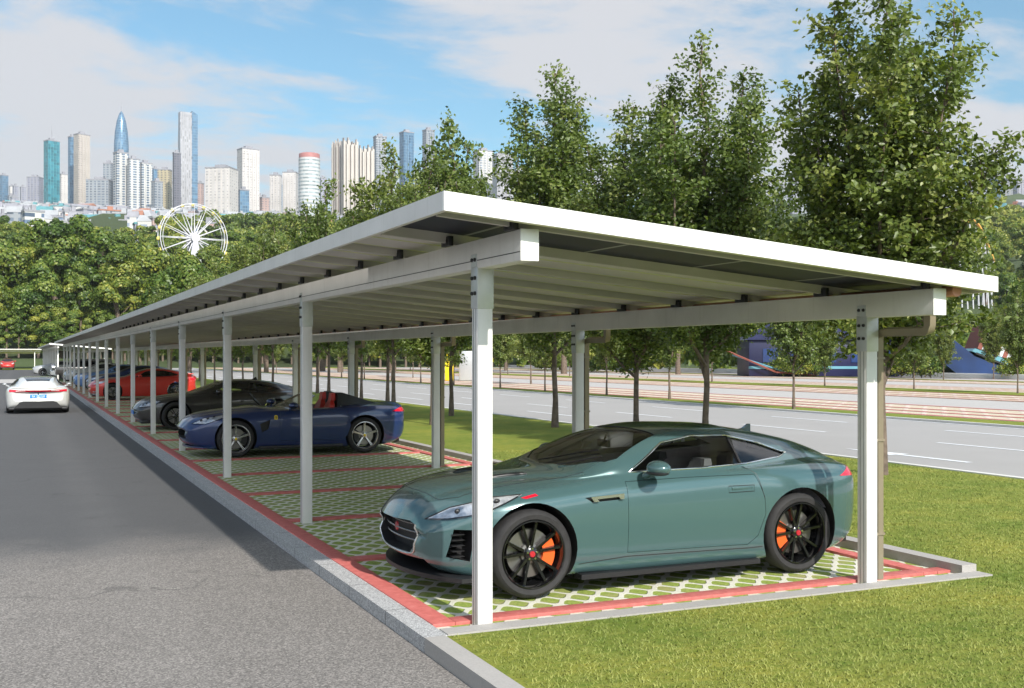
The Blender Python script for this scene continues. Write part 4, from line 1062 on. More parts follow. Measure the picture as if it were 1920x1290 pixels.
def wood_tree(seed,H,W,nl,leaf,kind):
    rng=np.random.default_rng(seed); rnd=random.Random(seed)
    tr=MB(); pth=[Vector((rnd.uniform(-.2,.2)*i*.3,rnd.uniform(-.2,.2)*i*.3,H*.8*i/6)) for i in range(7)]
    tr.tube(pth,[.32*(1-.85*i/6)*H/14 for i in range(7)],7)
    C=[];Nn=[];Tn=[]; nl_=nl
    nc=34 if kind!='slim' else 26
    cl=[]
    for i in range(nc):
        t=rng.random()**.8; a=rng.uniform(0,2*PI)
        if kind=='round': pr=math.sin(PI*(.12+.8*t))**.6
        elif kind=='slim': pr=math.sin(PI*(.08+.86*t))**.7*(1-.35*t)
        else: pr=(1-t)**.6
        r=W*.5*pr*(rng.random()**.35)*.8; cl.append((r*math.cos(a),r*math.sin(a),H*(.22+.70*t),W*rng.uniform(.13,.23),rng.normal(.5,.16)))
        if i%3==0: tr.tube([(0,0,H*(.15+.5*t)),(r*math.cos(a),r*math.sin(a),H*(.22+.68*t))],[.09,.03],5)
    for (x,y,z,rad,tb) in cl:
        m=nl//nc; v=rng.normal(size=(m,3)); v/=np.linalg.norm(v,axis=1)[:,None]; v[:,2]=np.where(v[:,2]<-.3,-v[:,2],v[:,2])
        c=np.array([x,y,z])+v*rad*(rng.uniform(.72,1.12,m)[:,None])*np.array([1,1,.85])
        C.append(c); Nn.append(v+rng.normal(size=(m,3))*.28); Tn.append(np.clip(tb+rng.normal(0,.15,m),0,1))
    C=np.concatenate(C);Nn=np.concatenate(Nn);Tn=np.concatenate(Tn)
    return tr.mesh('trunk',M['bark'],60),quads_mesh('crown',C,Nn,rng.uniform(.7,1.3,len(C))*leaf,Tn,M['wood_leaf'],.8)
WT=[wood_tree(41,15,9,9000,.42,'round'),wood_tree(42,14,10,9000,.42,'round'),wood_tree(43,17,6.5,8000,.40,'slim'),wood_tree(44,16,6,8000,.40,'slim'),wood_tree(45,13,8.5,8000,.42,'round'),wood_tree(46,18,7,8000,.40,'slim')]
GW='broadleaf trees of the dense wood behind the carport'
rw=random.Random(12); cnt=0; placed=[]
def wood_at(u,d,s=None,k=None,lab=None,g=GW):
    global cnt
    p=at(u,d); z=hgt(p.x,p.y)
    if s is None: s=rw.uniform(.85,1.2)
    k=rw.choice([0,1,4,2,3,5,2,3,5]) if k is None else k
    put_tree(WT[k],p.x,p.y,z-.4,s,rw.uniform(0,6.28),lab or 'rounded green tree in the dense wood on the slope',name='wood_tree',group=g,sxy=rw.uniform(.9,1.15)); cnt+=1
def fill(u0,u1,d0,d1,sp,maxn):
    n=0; d=d0
    while d<d1:
        du=sp/d*F; u=u0+rw.uniform(0,du)
        while u<u1 and n<maxn:
            wood_at(u+rw.uniform(-.3,.3)*du,d+rw.uniform(-.35,.35)*sp); u+=du*rw.uniform(.85,1.15); n+=1
        d+=sp*1.45*(1+.001*(d-d0))
    return n
for k_ in range(46): wood_at(-30+k_*24+rw.uniform(-8,8),186+rw.uniform(-1.5,1.5),rw.uniform(.45,.6))
fill(-40,1010,176+14,212,7.4,75)
for u_,s_ in ((318,.9),(340,1.08),(362,1.0),(384,1.1),(404,1.0)): wood_at(u_,221,s_,2)
fill(-40,1000,214,300,10.5,68)
for k_ in range(10): wood_at(-25+k_*31+rw.uniform(-9,9),200+rw.uniform(-4,4),rw.uniform(1.15,1.5),rw.choice([2,3,5,1]))
fill(-40,1000,305,345,14.5,26)
fill(-420,-50,186,330,14,18)
def light_crown(seed,H,W,nl=1500):
    rng=np.random.default_rng(seed); n=26; cc=np.stack([rng.normal(0,W*.2,n),rng.normal(0,W*.2,n),H*rng.uniform(.25,.85,n)],1); i=rng.integers(0,n,nl)
    v=rng.normal(size=(nl,3)); v/=np.linalg.norm(v,axis=1)[:,None]; v[:,2]=abs(v[:,2])*.9
    c=cc[i]+v*W*.2; return c,v+rng.normal(size=(nl,3))*.4,np.clip(rng.normal(.5,.14,n)[i]+rng.normal(0,.14,nl),0,1)
LC=[light_crown(70+i,14,10) for i in range(5)]
def wood_mass(regs):
    Cs=[];Ns=[];Ts=[];rng=np.random.default_rng(9)
    for u0,u1,d0,d1,sp,s0 in regs:
        d=d0
        while d<d1:
            du=sp/d*F; u=u0+rw.uniform(0,du)
            while u<u1:
                p=at(u+rw.uniform(-.3,.3)*du,d+rw.uniform(-.4,.4)*sp); z=hgt(p.x,p.y)-1; c,n_,t_=LC[rw.randrange(5)]; a=rw.uniform(0,6.28); s=s0*rw.uniform(.75,1.2); ca,sa=math.cos(a),math.sin(a); Rm=np.array([[ca,sa,0],[-sa,ca,0],[0,0,1]])
                Cs.append((c*s)@Rm+np.array([p.x,p.y,z])); Ns.append(n_@Rm); Ts.append(np.clip(t_+rw.uniform(-.25,.25),0,1)); u+=du*rw.uniform(.85,1.15)
            d+=sp*1.3
    C=np.concatenate(Cs); me=quads_mesh('distant_wood',C,np.concatenate(Ns),rng.uniform(.7,1.3,len(C))*1.05,np.concatenate(Ts),M['wood_leaf'],.85)
    o=link('distant_wood',me); struct(o,'stuff'); return o
wood_mass([(1000,1960,132,200,9,.5),(1960,2800,125,330,13,.85),(1960,2800,335,600,20,1.0),(-60,335,350,455,15,.6),(335,1010,350,620,18,1.0),(1380,1960,335,600,18,.9),(-500,-60,340,600,24,1.0)])
GR='trees on the slope at the right, behind the far car park'
_g=GW; 
def fillr(u0,u1,d0,d1,sp,maxn,lab,g):
    n=0; d=d0
    while d<d1:
        du=sp/d*F; u=u0+rw.uniform(0,du)
        while u<u1 and n<maxn:
            wood_at(u+rw.uniform(-.3,.3)*du,d+rw.uniform(-.35,.35)*sp,rw.uniform(.75,1.05),None,lab,g); u+=du*rw.uniform(.9,1.15); n+=1
        d+=sp*1.5
fillr(1010,1745,118,128,9,24,'green tree at the back edge of the far car park',"trees at the back edge of the far car park")
fillr(1380,1960,205,330,14,40,'green tree on the slope at the right below the city blocks',GR)
fillr(300,1000,128,150,8.5,22,'green tree beyond the road, seen under the carport roof','trees beyond the road seen under the carport')
# ---------------------------------------------------------------- city
def facade(n,wall,win,fx,fz,wx=.6,wz=.55,metal=0.0,rough=.5,band=False):
    wall=tuple(q*.72 for q in wall); win=tuple(q*.75 for q in win)
    m,nt,b=newmat(n); co=objc(nt); s=nd(nt,'ShaderNodeSeparateXYZ'); nt.links.new(co,s.inputs[0])
    e=mathn(nt,'ADD',s.outputs[0],s.outputs[1])
    a=mathn(nt,'LESS_THAN',mathn(nt,'FRACT',mathn(nt,'DIVIDE',e,fx)),wx); c=mathn(nt,'LESS_THAN',mathn(nt,'FRACT',mathn(nt,'DIVIDE',s.outputs[2],fz)),wz)
    f=c if band else mathn(nt,'MULTIPLY',a,c)
    v=nd(nt,'ShaderNodeTexWhiteNoise'); sc_=nd(nt,'ShaderNodeVectorMath',operation='FLOOR'); dv=nd(nt,'ShaderNodeVectorMath',operation='DIVIDE'); nt.links.new(co,dv.inputs[0]); dv.inputs[1].default_value=(fx,fx,fz); nt.links.new(dv.outputs[0],sc_.inputs[0]); nt.links.new(sc_.outputs[0],v.inputs['Vector'])
    wv=mixc(nt,.6,win,mixc(nt,v.outputs['Value'],(.4,.4,.4),(1.7,1.7,1.7)),'MULTIPLY')
    wl=mixc(nt,.5,wall,ramp(nt,noise(nt,.05,4,co),[(.3,.8),(.7,1.15)]),'MULTIPLY')
    geo_=nt.nodes.new('ShaderNodeNewGeometry'); sz=nd(nt,'ShaderNodeSeparateXYZ'); nt.links.new(geo_.outputs['Normal'],sz.inputs[0])
    up=mathn(nt,'GREATER_THAN',sz.outputs[2],.5); f=mathn(nt,'MULTIPLY',f,mathn(nt,'SUBTRACT',1.0,up))
    nt.links.new(mixc(nt,f,wl,wv),b.inputs['Base Color']); b.inputs['Roughness'].default_value=rough; b.inputs['Metallic'].default_value=metal; return m
FM={'teal':facade('teal_curtain_wall',(.10,.38,.42),(.05,.28,.36),4,4,.85,.8,.2,.2),
'blue':facade('blue_curtain_wall',(.22,.35,.48),(.10,.22,.36),3,4,.8,.75,.2,.25),
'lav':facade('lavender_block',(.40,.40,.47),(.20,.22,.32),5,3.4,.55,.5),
'beige':facade('beige_block',(.62,.56,.51),(.36,.32,.32),4,3.2,.35,.45),
'rib':facade('ribbed_block',(.70,.64,.58),(.40,.35,.33),6,60,.45,.97),
'white':facade('white_block',(.72,.71,.70),(.25,.30,.38),6,3.3,.5,.5),
'pale':facade('pale_block',(.74,.70,.68),(.50,.48,.50),5,3.3,.4,.4),
'balc':facade('balcony_block',(.72,.72,.70),(.10,.16,.26),7,3.1,.62,.55),
'grey':facade('grey_block',(.40,.43,.47),(.14,.18,.24),5,3.2,.6,.5),
'slab':facade('grey_slab_tower',(.52,.51,.53),(.42,.42,.46),3,4,.5,.9,.1,.3),
'gold':facade('gold_block',(.58,.50,.33),(.20,.19,.18),5,3.2,.5,.5),
'dark':facade('dark_block',(.16,.16,.20),(.07,.08,.12),4,3.3,.6,.5),
'round':facade('banded_tower',(.76,.77,.77),(.35,.42,.45),4,4.4,.9,.42,0,.4,True),
'roofr':simple('terracotta_roof',(.34,.16,.11),.8,0,.2,.3),'roofc':simple('cyan_roof',(.10,.26,.29),.7,0,.2,.3),'roofw':simple('pale_roof',(.34,.35,.37),.8,0,.15,.3),'roofg':simple('grey_roof',(.27,.27,.30),.8,0,.2,.3),
'redtop':simple('red_crown',(.42,.17,.16),.6,0,.1,.3),'pinkb':facade('pink_block',(.62,.44,.40),(.28,.24,.26),5,3.2,.5,.45)}
def tower(u0,u1,vt,d,style,label,shape='box',cat='building',name='tower',top=None,group=None,rz=None,low=None):
    u=(u0+u1)/2; p=at(u,d); zg=hgt(p.x,p.y); H=zat(vt,d)-zg; W=(u1-u0)/F*d
    dirz=math.atan2(p.y,p.x)-PI/2
    rz=rw.uniform(.25,.6)*(1 if rw.random()<.75 else -1) if rz is None else rz
    t=thing(name,label,cat,(p.x,p.y,zg-6),dirz+rz,group); H+=6
    b=MB(); dp=W*.75
    if shape=='box':
        w=W/(abs(math.cos(rz))+.75*abs(math.sin(rz))); dp=w*.75; b.box((-w/2,-dp/2,0),(w/2,dp/2,H)); b.build('walls',FM[style],t)
        r=MB(); r.box((-w/2-.4,-dp/2-.4,H),(w/2+.4,dp/2+.4,H+1.4)); r.box((-w*.22,-dp*.2,H+1.4),(w*.2,dp*.22,H+5)); 
        if top=='mast': r.tube([(0,0,H+5),(0,0,H+22)],[.7,.15],6)
        r.build('roof',FM['roofg'],t)
        if W>16:
            f=MB()
            for x in (-w*.36,-w*.12,w*.12,w*.36): f.box((x-w*.05,-dp/2-.9,0),(x+w*.05,-dp/2,H*.97))
            f.build('bay_windows',FM[style],t)
    elif shape=='ribbed':
        n=7; w=W; 
        for i in range(n):
            x=-w/2+w*(i+.5)/n; o=MB(); hh=H-(i%2)*4-rw.uniform(0,5); o.box((x-w/n*.46,-w*.2-(i%2)*3,0),(x+w/n*.46,w*.2,hh)); o.box((x-w/n*.2,-w*.1,hh),(x+w/n*.2,w*.1,hh+4)); o.build('wall_bay',FM[style],t)
    elif shape=='bullet':
        r=W/2; prof=[(r,0),(r,H*.55),(r*.98,H*.68),(r*.86,H*.80),(r*.62,H*.90),(r*.3,H*.97),(.3,H)]
        b.lathe(prof,24,'z'); b.build('walls',FM[style],t,50); s=MB(); s.tube([(0,0,H-1),(0,0,H+14)],[.8,.1],6); s.build('spire',FM['roofg'],t)
    elif shape=='cyl':
        r=W/2; b.lathe([(r,0),(r,H-7),(r*.96,H-7),(r*.96,H-6)],32,'z'); b.build('walls',FM[style],t,40)
        c=MB(); c.lathe([(r*.97,H-6),(r*.97,H-1),(r*.8,H),(.1,H)],32,'z'); c.build('crown',FM[top or 'redtop'],t,40)
    elif shape=='slab2':
        w=W/2; b.box((-w,-w*.5,0),(w*.35,w*.5,H*.82)); b.build('walls',FM[style],t); c=MB(); 
        c.add([(w*.35,-w*.6,0),(w,-w*.6,0),(w,w*.6,0),(w*.35,w*.6,0),(w*.35,-w*.6,H*1.0),(w,-w*.6,H*.97),(w,w*.6,H*.97),(w*.35,w*.6,H*1.0)],[(0,1,5,4),(1,2,6,5),(2,3,7,6),(3,0,4,7),(4,5,6,7)]); c.build('glass_slab',FM['blue'],t)
        e=MB(); e.box((-w,-w*.45,H*.82),(w*.35,w*.4,H*.985)); e.build('upper_walls',FM[style],t)
    return t
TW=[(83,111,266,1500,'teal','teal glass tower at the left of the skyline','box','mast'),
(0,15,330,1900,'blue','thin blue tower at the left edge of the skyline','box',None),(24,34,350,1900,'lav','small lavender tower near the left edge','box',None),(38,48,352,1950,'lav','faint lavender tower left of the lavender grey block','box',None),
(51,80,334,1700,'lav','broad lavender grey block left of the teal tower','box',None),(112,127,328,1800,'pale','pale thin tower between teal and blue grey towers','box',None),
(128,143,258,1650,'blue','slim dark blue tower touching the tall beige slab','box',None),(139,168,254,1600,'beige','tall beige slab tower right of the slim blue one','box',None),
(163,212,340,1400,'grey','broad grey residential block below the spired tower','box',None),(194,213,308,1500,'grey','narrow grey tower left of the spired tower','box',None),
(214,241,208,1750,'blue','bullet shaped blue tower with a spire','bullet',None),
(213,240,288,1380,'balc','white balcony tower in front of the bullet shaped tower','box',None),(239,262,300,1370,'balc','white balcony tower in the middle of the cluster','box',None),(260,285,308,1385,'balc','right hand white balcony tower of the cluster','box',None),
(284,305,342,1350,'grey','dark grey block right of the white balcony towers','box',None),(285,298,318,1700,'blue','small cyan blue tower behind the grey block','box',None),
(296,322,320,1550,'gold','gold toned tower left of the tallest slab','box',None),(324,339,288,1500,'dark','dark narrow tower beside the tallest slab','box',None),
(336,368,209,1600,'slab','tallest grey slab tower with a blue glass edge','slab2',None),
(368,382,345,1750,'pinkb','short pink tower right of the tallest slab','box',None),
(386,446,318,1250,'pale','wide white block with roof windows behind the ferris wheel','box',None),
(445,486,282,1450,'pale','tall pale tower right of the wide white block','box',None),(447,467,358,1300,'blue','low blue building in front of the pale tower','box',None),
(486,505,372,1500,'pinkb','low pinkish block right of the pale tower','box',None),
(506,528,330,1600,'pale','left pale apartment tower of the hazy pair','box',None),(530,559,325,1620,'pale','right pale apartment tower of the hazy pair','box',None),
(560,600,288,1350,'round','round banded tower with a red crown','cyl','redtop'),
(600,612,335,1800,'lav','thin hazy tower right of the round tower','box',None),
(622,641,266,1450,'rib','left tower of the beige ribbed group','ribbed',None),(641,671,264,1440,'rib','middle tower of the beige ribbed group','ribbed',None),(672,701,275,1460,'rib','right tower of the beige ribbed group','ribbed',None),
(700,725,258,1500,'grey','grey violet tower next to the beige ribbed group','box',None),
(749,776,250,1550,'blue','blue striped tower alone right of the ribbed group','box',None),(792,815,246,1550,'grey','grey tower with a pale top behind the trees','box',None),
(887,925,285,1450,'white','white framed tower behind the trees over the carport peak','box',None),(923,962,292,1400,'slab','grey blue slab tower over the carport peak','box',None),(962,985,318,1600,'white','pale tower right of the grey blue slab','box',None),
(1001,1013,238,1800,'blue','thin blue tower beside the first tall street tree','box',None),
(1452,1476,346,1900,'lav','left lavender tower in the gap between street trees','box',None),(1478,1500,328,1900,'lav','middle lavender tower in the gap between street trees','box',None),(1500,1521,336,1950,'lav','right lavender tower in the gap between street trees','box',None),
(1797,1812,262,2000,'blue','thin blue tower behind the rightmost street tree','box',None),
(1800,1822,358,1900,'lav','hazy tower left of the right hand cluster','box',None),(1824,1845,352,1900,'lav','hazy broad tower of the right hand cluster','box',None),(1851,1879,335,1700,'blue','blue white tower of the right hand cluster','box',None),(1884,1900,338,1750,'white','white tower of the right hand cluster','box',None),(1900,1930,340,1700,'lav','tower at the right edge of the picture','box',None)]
for i in range(64):
    u=rw.choice([rw.uniform(-5,560),rw.uniform(-5,560),rw.uniform(440,1000),rw.uniform(1440,1530),rw.uniform(1780,1925)]); w_=rw.uniform(9,22)
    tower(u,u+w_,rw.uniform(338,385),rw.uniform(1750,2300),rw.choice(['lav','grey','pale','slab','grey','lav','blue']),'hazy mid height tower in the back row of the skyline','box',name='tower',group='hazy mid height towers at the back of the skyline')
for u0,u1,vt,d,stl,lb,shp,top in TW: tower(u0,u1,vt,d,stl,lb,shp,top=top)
GL='low city blocks below the skyline'; LB='low flat roofed city block at the foot of the skyline'
def lowrise(u,v,d,g,lb):
    p=at(u,d); zg=hgt(p.x,p.y); W=rw.uniform(7,18)*(d/1000)**.6; H=max(6,zat(v,d)-zg)+4; dirz=math.atan2(p.y,p.x)-PI/2
    t=thing('city_block',lb,'building',(p.x,p.y,zg-4),dirz+rw.uniform(-.6,.6),g)
    b=MB(); b.box((-W/2,-W*.35,0),(W/2,W*.35,H)); b.build('walls',FM[rw.choice(['white','grey','pinkb','pale','white','lav','balc','grey','white'])],t)
    r=MB()
    if rw.random()<.45: r.add([(-W/2-.5,-W*.37,H),(W/2+.5,-W*.37,H),(W/2+.5,W*.37,H),(-W/2-.5,W*.37,H),(-W/2,0,H+3),(W/2,0,H+3)],[(0,1,5,4),(2,3,4,5),(0,4,3),(1,2,5),(0,3,2,1)])
    else: r.box((-W/2-.3,-W*.37,H),(W/2+.3,W*.37,H+.9)); r.box((-W*.1,-W*.1,H+.9),(W*.14,W*.1,H+3.4))
    r.build('roof',FM[rw.choice(['roofg','roofg','roofr','roofc','roofg','roofw','roofw','roofg','roofg','roofw','roofw','roofg'])],t)
for i in range(290):
    d=480+970*rw.random()**1.3; u=rw.uniform(-15,400 if d<620 else 570) ; p=at(u,d); v=667-(hgt(p.x,p.y)-CH)/d*F
    lowrise(u,v-rw.uniform(9,22)*1000/d,d,GL,LB)
for i in range(55):
    d=rw.uniform(600,1400); u=rw.uniform(1770,1935); p=at(u,d); v=667-(hgt(p.x,p.y)-CH)/d*F
    lowrise(u,v-rw.uniform(9,24)*1000/d,d,'low city blocks at the right','low city block on the hillside at the right edge')
for i in range(30):
    d=rw.uniform(700,1400); u=rw.uniform(560,1000); p=at(u,d); v=667-(hgt(p.x,p.y)-CH)/d*F
    lowrise(u,v-rw.uniform(6,20)*1000/d,d,'low pale blocks behind the wood','low pale city block behind the trees in the middle')
# ---------------------------------------------------------------- ferris wheel
M['wheelwhite']=simple('ferris_white',(.60,.60,.64),.5,0,.03,.3); M['pod']=simple('yellow_pod',(.75,.62,.15),.5,0,.1,.3); M['pink']=simple('pale_pink_steel',(.75,.62,.68),.5,0,.05,.3)
d=232; p=at(362,d); zc=zat(447,d); Rw=64/F*d; gz=hgt(p.x,p.y)
fw=thing('ferris_wheel','white ferris wheel with yellow cabins rising from the wood','ferris wheel',(p.x,p.y,gz),math.atan2(p.y,p.x)-PI/2+.35); hc=zc-gz
for yy in (-.8,.8):
    b=MB(); b.tube([(Rw*math.cos(2*PI*k/48),yy,hc+Rw*math.sin(2*PI*k/48)) for k in range(48)],.10,6,0,True); b.tube([(Rw*.93*math.cos(2*PI*k/48),yy,hc+Rw*.93*math.sin(2*PI*k/48)) for k in range(48)],.06,6,0,True); b.build('rim',M['wheelwhite'],fw,50)
for k in range(16):
    a=2*PI*k/16; c,s=math.cos(a),math.sin(a); b=MB()
    b.tube([(c*.5,-.8,hc+s*.5),(c*Rw*.5,-.8,hc+s*Rw*.5),(c*Rw,-.8,hc+s*Rw)],[.17,.10,.03],5); b.tube([(c*.5,.8,hc+s*.5),(c*Rw,.8,hc+s*Rw)],[.14,.03],5)
    b.build('spoke',M['wheelwhite'],fw,50)
for k in range(20):
    a=2*PI*k/20; c,s=math.cos(a),math.sin(a); b=MB(); b.ell((c*Rw*1.03,0,hc+s*Rw*1.03-.5),(.38,.38,.45),10); b.tube([(c*Rw*1.0,0,hc+s*Rw*1.0),(c*Rw*1.03,0,hc+s*Rw*1.03-.3)],.08,5); b.build('cabin',M['pod'],fw,60)
b=MB(); b.lathe([(.1,-1.6),(.9,-1.6),(.9,1.6),(.1,1.6)],16,'y',(0,0,hc)); b.build('hub',M['wheelwhite'],fw,40)
for s in (-1,1):
    b=MB(); b.tube([(s*Rw*.55,-2.2,0),(0,-1.4,hc)],.35,7); b.tube([(s*Rw*.55,2.2,0),(0,1.4,hc)],.35,7); b.tube([(s*Rw*.2,-2.2,0),(0,-1.4,hc)],.25,7); b.build('support_leg',M['wheelwhite'],fw,50)
# roller coaster
M['orange']=simple('orange_track',(.75,.38,.08),.5,0,.05,.3)
d=250; p=at(1812,d); gz=hgt(p.x,p.y)
rc=thing('roller_coaster','orange roller coaster loop on white supports above the trees at the right','roller coaster',(p.x,p.y,gz),math.atan2(p.y,p.x)-PI/2)
zz=lambda v:zat(v,d)-gz; xx=lambda u:(u-1812)/F*d
pts=[(1768,500),(1774,480),(1784,452),(1796,428),(1808,415),(1820,412),(1832,420),(1842,440),(1850,462),(1860,490)]
tk=smoothpoly([(xx(u),0,zz(v)) for u,v in pts],False,5)
for dy in (-.45,.45):
    b=MB(); b.tube([(q.x,q.y+dy+.04*q.x,q.z) for q in tk],.16,6); b.build('track_rail',M['orange'],rc,50)
b=MB(); b.tube([(q.x,q.y+.04*q.x,q.z-.5) for q in tk],.24,6); b.build('track_spine',M['orange'],rc,50)
for q in tk[4::4]:
    b=MB(); b.tube([(q.x,0,q.z-.5),(q.x-.5,2.0,0)],.14,5); b.tube([(q.x,0,q.z-.5),(q.x+.8,-2.0,0)],.14,5); b.build('support',M['wheelwhite'],rc,50)
# amusement hall and tilted ride behind the far car park
M['navy']=simple('navy_cladding',(.008,.010,.05),.45,0,.35,.25); M['navy2']=simple('blue_panels',(.008,.03,.12),.4,0,.4,.3); M['cyan']=simple('cyan_trim',(.12,.30,.38),.4,0,.2,.4); M['rust']=simple('rust_red',(.25,.07,.05),.6,0,.2,.4)
d=106; p=at(1530,d); hl=thing('amusement_hall','long dark blue hall behind the far car park trees','building',(p.x,p.y,0),-TH-.02)
w=13.2
b=MB(); b.box((-7.0,-3,0),(7.0,3,3.4),0,.1); b.build('walls',M['navy'],hl,40)
b=MB(); b.add([(-7.3,-3.3,3.4),(7.3,-3.3,3.4),(7.3,3.3,3.4),(-7.3,3.3,3.4),(-4.5,0,5.0),(5.5,0,4.6)],[(0,1,5,4),(2,3,4,5),(0,4,3),(1,2,5),(0,3,2,1)]); b.build('roof',M['navy'],hl)
for x in (-5,-2.4,.4,3.2,5.6):
    b=MB(); b.box((x-.7,-3.06,1.3),(x+.7,-3.01,2.6)); b.build('window',M['navy2'],hl)
b=MB(); b.box((-7.02,-3.05,.7),(7.02,-3.0,.95)); b.tube([(-8.6,-3.4,2.0),(-3,-3.3,.2)],.08,5); b.build('trim',M['cyan'],hl)
b=MB(); b.tube([(-9.2,-3.6,2.4),(-4.6,-3.6,.4),(-1,-3.6,.1)],.09,5); b.build('rail',M['rust'],hl)
d=103; p=at(1820,d); sh=thing('swing_ship_ride','tilted blue ride with a red and white striped canopy at the right','amusement ride',(p.x,p.y,0),-TH)
b=MB(); b.prism([(-4.0,3.8),(-3.2,4.2),(-.3,1.9),(3.2,.6),(3.4,-.05),(-1.5,-.05),(-3.6,1.6)],'y',-1.6,1.6); b.build('hull',M['navy2'],sh)
b=MB(); b.prism([(-.6,2.35),(-.3,2.6),(3.3,1.35),(3.3,.7)],'y',-1.75,1.75); b.build('deck_trim',M['cyan'],sh)
b=MB(); b.prism([(-.3,2.1),(-.2,2.25),(3.5,.75),(3.4,.6)],'y',-1.8,1.8); b.build('stripe',M['black'],sh)
for i in range(9):
    b=MB(); x0=.0+i*.38; z0=2.6-.36*x0/1.0*.98; b.prism([(x0,z0),(x0+.36,z0-.125),(x0+1.2,z0+2.1-.125-.35*0),(x0+.84,z0+2.1)],'y',-1.5,1.5); b.build('canopy_stripe',M['rust'] if i%2==0 else M['wheelwhite'],sh)
d=96; p=at(1700,d); 
# hedge shrubs along the low wall
SH=wood_tree(61,1.9,2.6,1600,.16,'round')
for i,(u,dd) in enumerate([(1500,101),(1530,101),(1690,98),(1712,97),(1728,97),(1745,96),(1895,92),(1912,92),(1640,100),(1665,99),(1470,103),(1440,104)]):
    q=at(u,dd); put_tree(SH,q.x,q.y,-.2,1.0,i,'low dark shrub behind the pale wall of the far car park','shrub','shrubs behind the low pale wall','shrub')
# barrier gate with yellow post
q=at(843,86); bg=thing('barrier_gate','yellow barrier post with a raised sign arm by the far road side','barrier',(q.x,q.y,0),-TH)
b=MB(); b.box((-.35,-.3,0),(.35,.3,1.5),0,.05); b.box((-.22,-.2,1.5),(.22,.2,2.1),0,.04); b.build('cabinet',M['yellow'],bg,40)
b=MB(); b.box((.3,-.06,1.45),(3.4,.06,1.75),0,.02); b.build('arm',M['yellow'],bg,40)
b=MB(); b.box((.75,-.6,0),(1.8,.6,2.3),0,.1); b.build('booth',M['silver_paint'],bg,40)
# ---------------------------------------------------------------- sky, sun, haze, camera
AZ=R(176.5); EL=R(36)
w=bpy.data.worlds.new('World'); sc.world=w; w.use_nodes=True; nt=w.node_tree; bg_=nt.nodes['Background']
sky=nt.nodes.new('ShaderNodeTexSky'); sky.sky_type='NISHITA'; sky.sun_disc=False; sky.sun_elevation=EL; sky.sun_rotation=AZ; sky.altitude=100; sky.air_density=1.0; sky.dust_density=1.2; sky.ozone_density=1.2
tc=nt.nodes.new('ShaderNodeTexCoord'); sp=nt.nodes.new('ShaderNodeSeparateXYZ'); nt.links.new(tc.outputs['Generated'],sp.inputs[0])
den=mathn(nt,'ADD',mathn(nt,'MAXIMUM',sp.outputs[2],0.0),.16)
cx=nt.nodes.new('ShaderNodeCombineXYZ'); nt.links.new(mathn(nt,'DIVIDE',sp.outputs[0],den),cx.inputs[0]); nt.links.new(mathn(nt,'DIVIDE',sp.outputs[1],den),cx.inputs[1]); nt.links.new(mathn(nt,'MULTIPLY',sp.outputs[2],1.5),cx.inputs[2])
mp=nt.nodes.new('ShaderNodeMapping'); mp.inputs['Rotation'].default_value=(0,0,R(35)); mp.inputs['Scale'].default_value=(1.0,1.5,1.0); mp.inputs['Location'].default_value=(2.74,1.62,0); nt.links.new(cx.outputs[0],mp.inputs[0])
n1=noise(nt,1.15,9,mp.outputs[0],.60,.35); n2=noise(nt,3.2,7,mp.outputs[0],.62,.6)
nn=mathn(nt,'ADD',mathn(nt,'MULTIPLY',n1,.74),mathn(nt,'MULTIPLY',n2,.26))
hz=nt.nodes.new('ShaderNodeMapRange'); hz.inputs[1].default_value=.38; hz.inputs[2].default_value=.05; hz.inputs[3].default_value=0; hz.inputs[4].default_value=.10; nt.links.new(sp.outputs[2],hz.inputs[0])
nn=mathn(nt,'ADD',nn,hz.outputs[0])
cf=nt.nodes.new('ShaderNodeMapRange'); cf.interpolation_type='SMOOTHSTEP'; cf.inputs[1].default_value=.455; cf.inputs[2].default_value=.60; nt.links.new(nn,cf.inputs[0])
skyc=mixc(nt,1.0,sky.outputs[0],(0.70,1.06,1.08),'MULTIPLY')
dp=nt.nodes.new('ShaderNodeVectorMath'); dp.operation='DOT_PRODUCT'; nt.links.new(tc.outputs['Generated'],dp.inputs[0]); dp.inputs[1].default_value=(math.sin(AZ)*math.cos(EL),math.cos(AZ)*math.cos(EL),math.sin(EL))
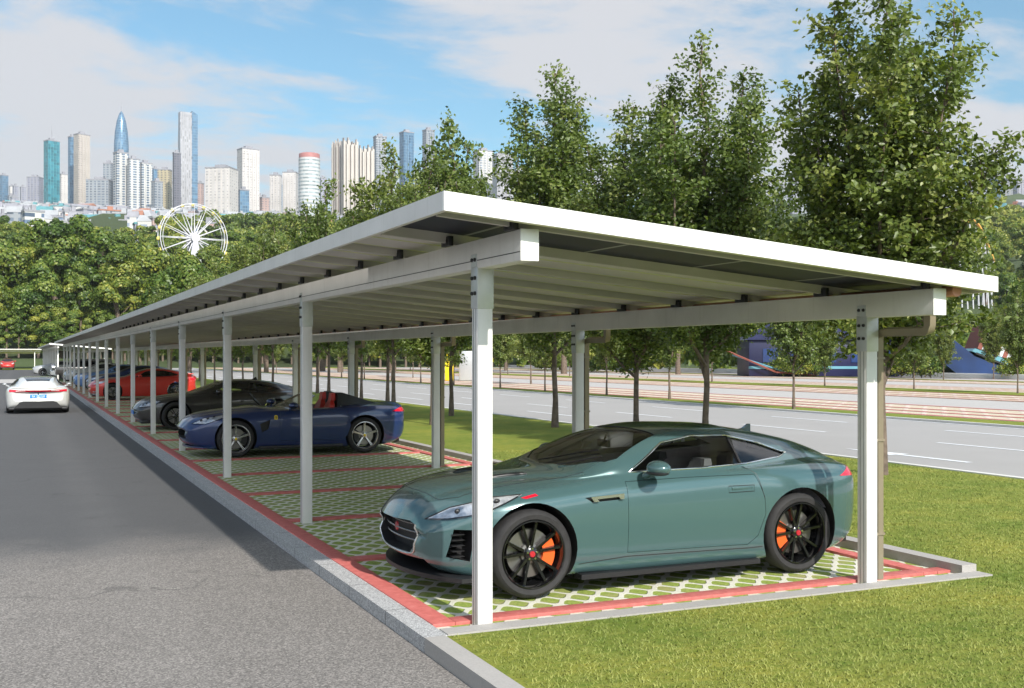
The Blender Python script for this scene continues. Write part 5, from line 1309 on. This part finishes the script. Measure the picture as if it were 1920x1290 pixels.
glow=mathn(nt,'ADD',1.0,mathn(nt,'MULTIPLY',mathn(nt,'MAXIMUM',dp.outputs['Value'],0.0),2.6))   # clouds towards the sun are brighter
vm=nt.nodes.new('ShaderNodeVectorMath'); vm.operation='SCALE'; vm.inputs[0].default_value=(5.0,4.98,5.15); nt.links.new(glow,vm.inputs['Scale'])
cl=mixc(nt,mathn(nt,'MULTIPLY',cf.outputs[0],.93),skyc,vm.outputs[0])
nt.links.new(cl,bg_.inputs[0]); bg_.inputs[1].default_value=.10
sd=bpy.data.lights.new('sun','SUN'); sd.energy=4.2; sd.angle=R(.9); sd.color=(1,.95,.87)
so=bpy.data.objects.new('sun',sd); COL.objects.link(so)
S=Vector((math.sin(AZ)*math.cos(EL),math.cos(AZ)*math.cos(EL),math.sin(EL))); so.rotation_euler=(-S).to_track_quat('-Z','Y').to_euler(); so.location=(5,-10,30)
HAZE=.00012
if HAZE:
    m=bpy.data.materials.new('haze_air'); m.use_nodes=True; t_=m.node_tree; t_.nodes.clear(); o_=t_.nodes.new('ShaderNodeOutputMaterial'); v_=t_.nodes.new('ShaderNodeVolumePrincipled')
    v_.inputs['Color'].default_value=(.93,.95,1,1); v_.inputs['Density'].default_value=HAZE; v_.inputs['Anisotropy'].default_value=.2; t_.links.new(v_.outputs[0],o_.inputs['Volume'])
    b=MB(); b.box((-2700,-2700,-1.3),(2700,2700,480)); h=b.build('haze',m); h['kind']='stuff'; m.cycles.homogeneous_volume=True
cam=bpy.data.cameras.new('camera'); co=bpy.data.objects.new('camera',cam); COL.objects.link(co); sc.camera=co
cam.sensor_width=36; cam.lens=F/1920*36; cam.shift_y=22/1920; cam.clip_end=9000; cam.clip_start=.1
co.location=(0,0,CH); co.rotation_euler=(R(90),0,-TH)
vs=sc.view_settings; vs.view_transform='Standard'; vs.look='None'; vs.exposure=0.6; vs.gamma=1
sc.cycles.transparent_max_bounces=16; sc.cycles.max_bounces=8
sc.cycles.volume_bounces=0
print('WOOD',len([o for o in bpy.data.objects if o.name.startswith('wood_tree')]));print('objects',len(bpy.data.objects),'wood',cnt)
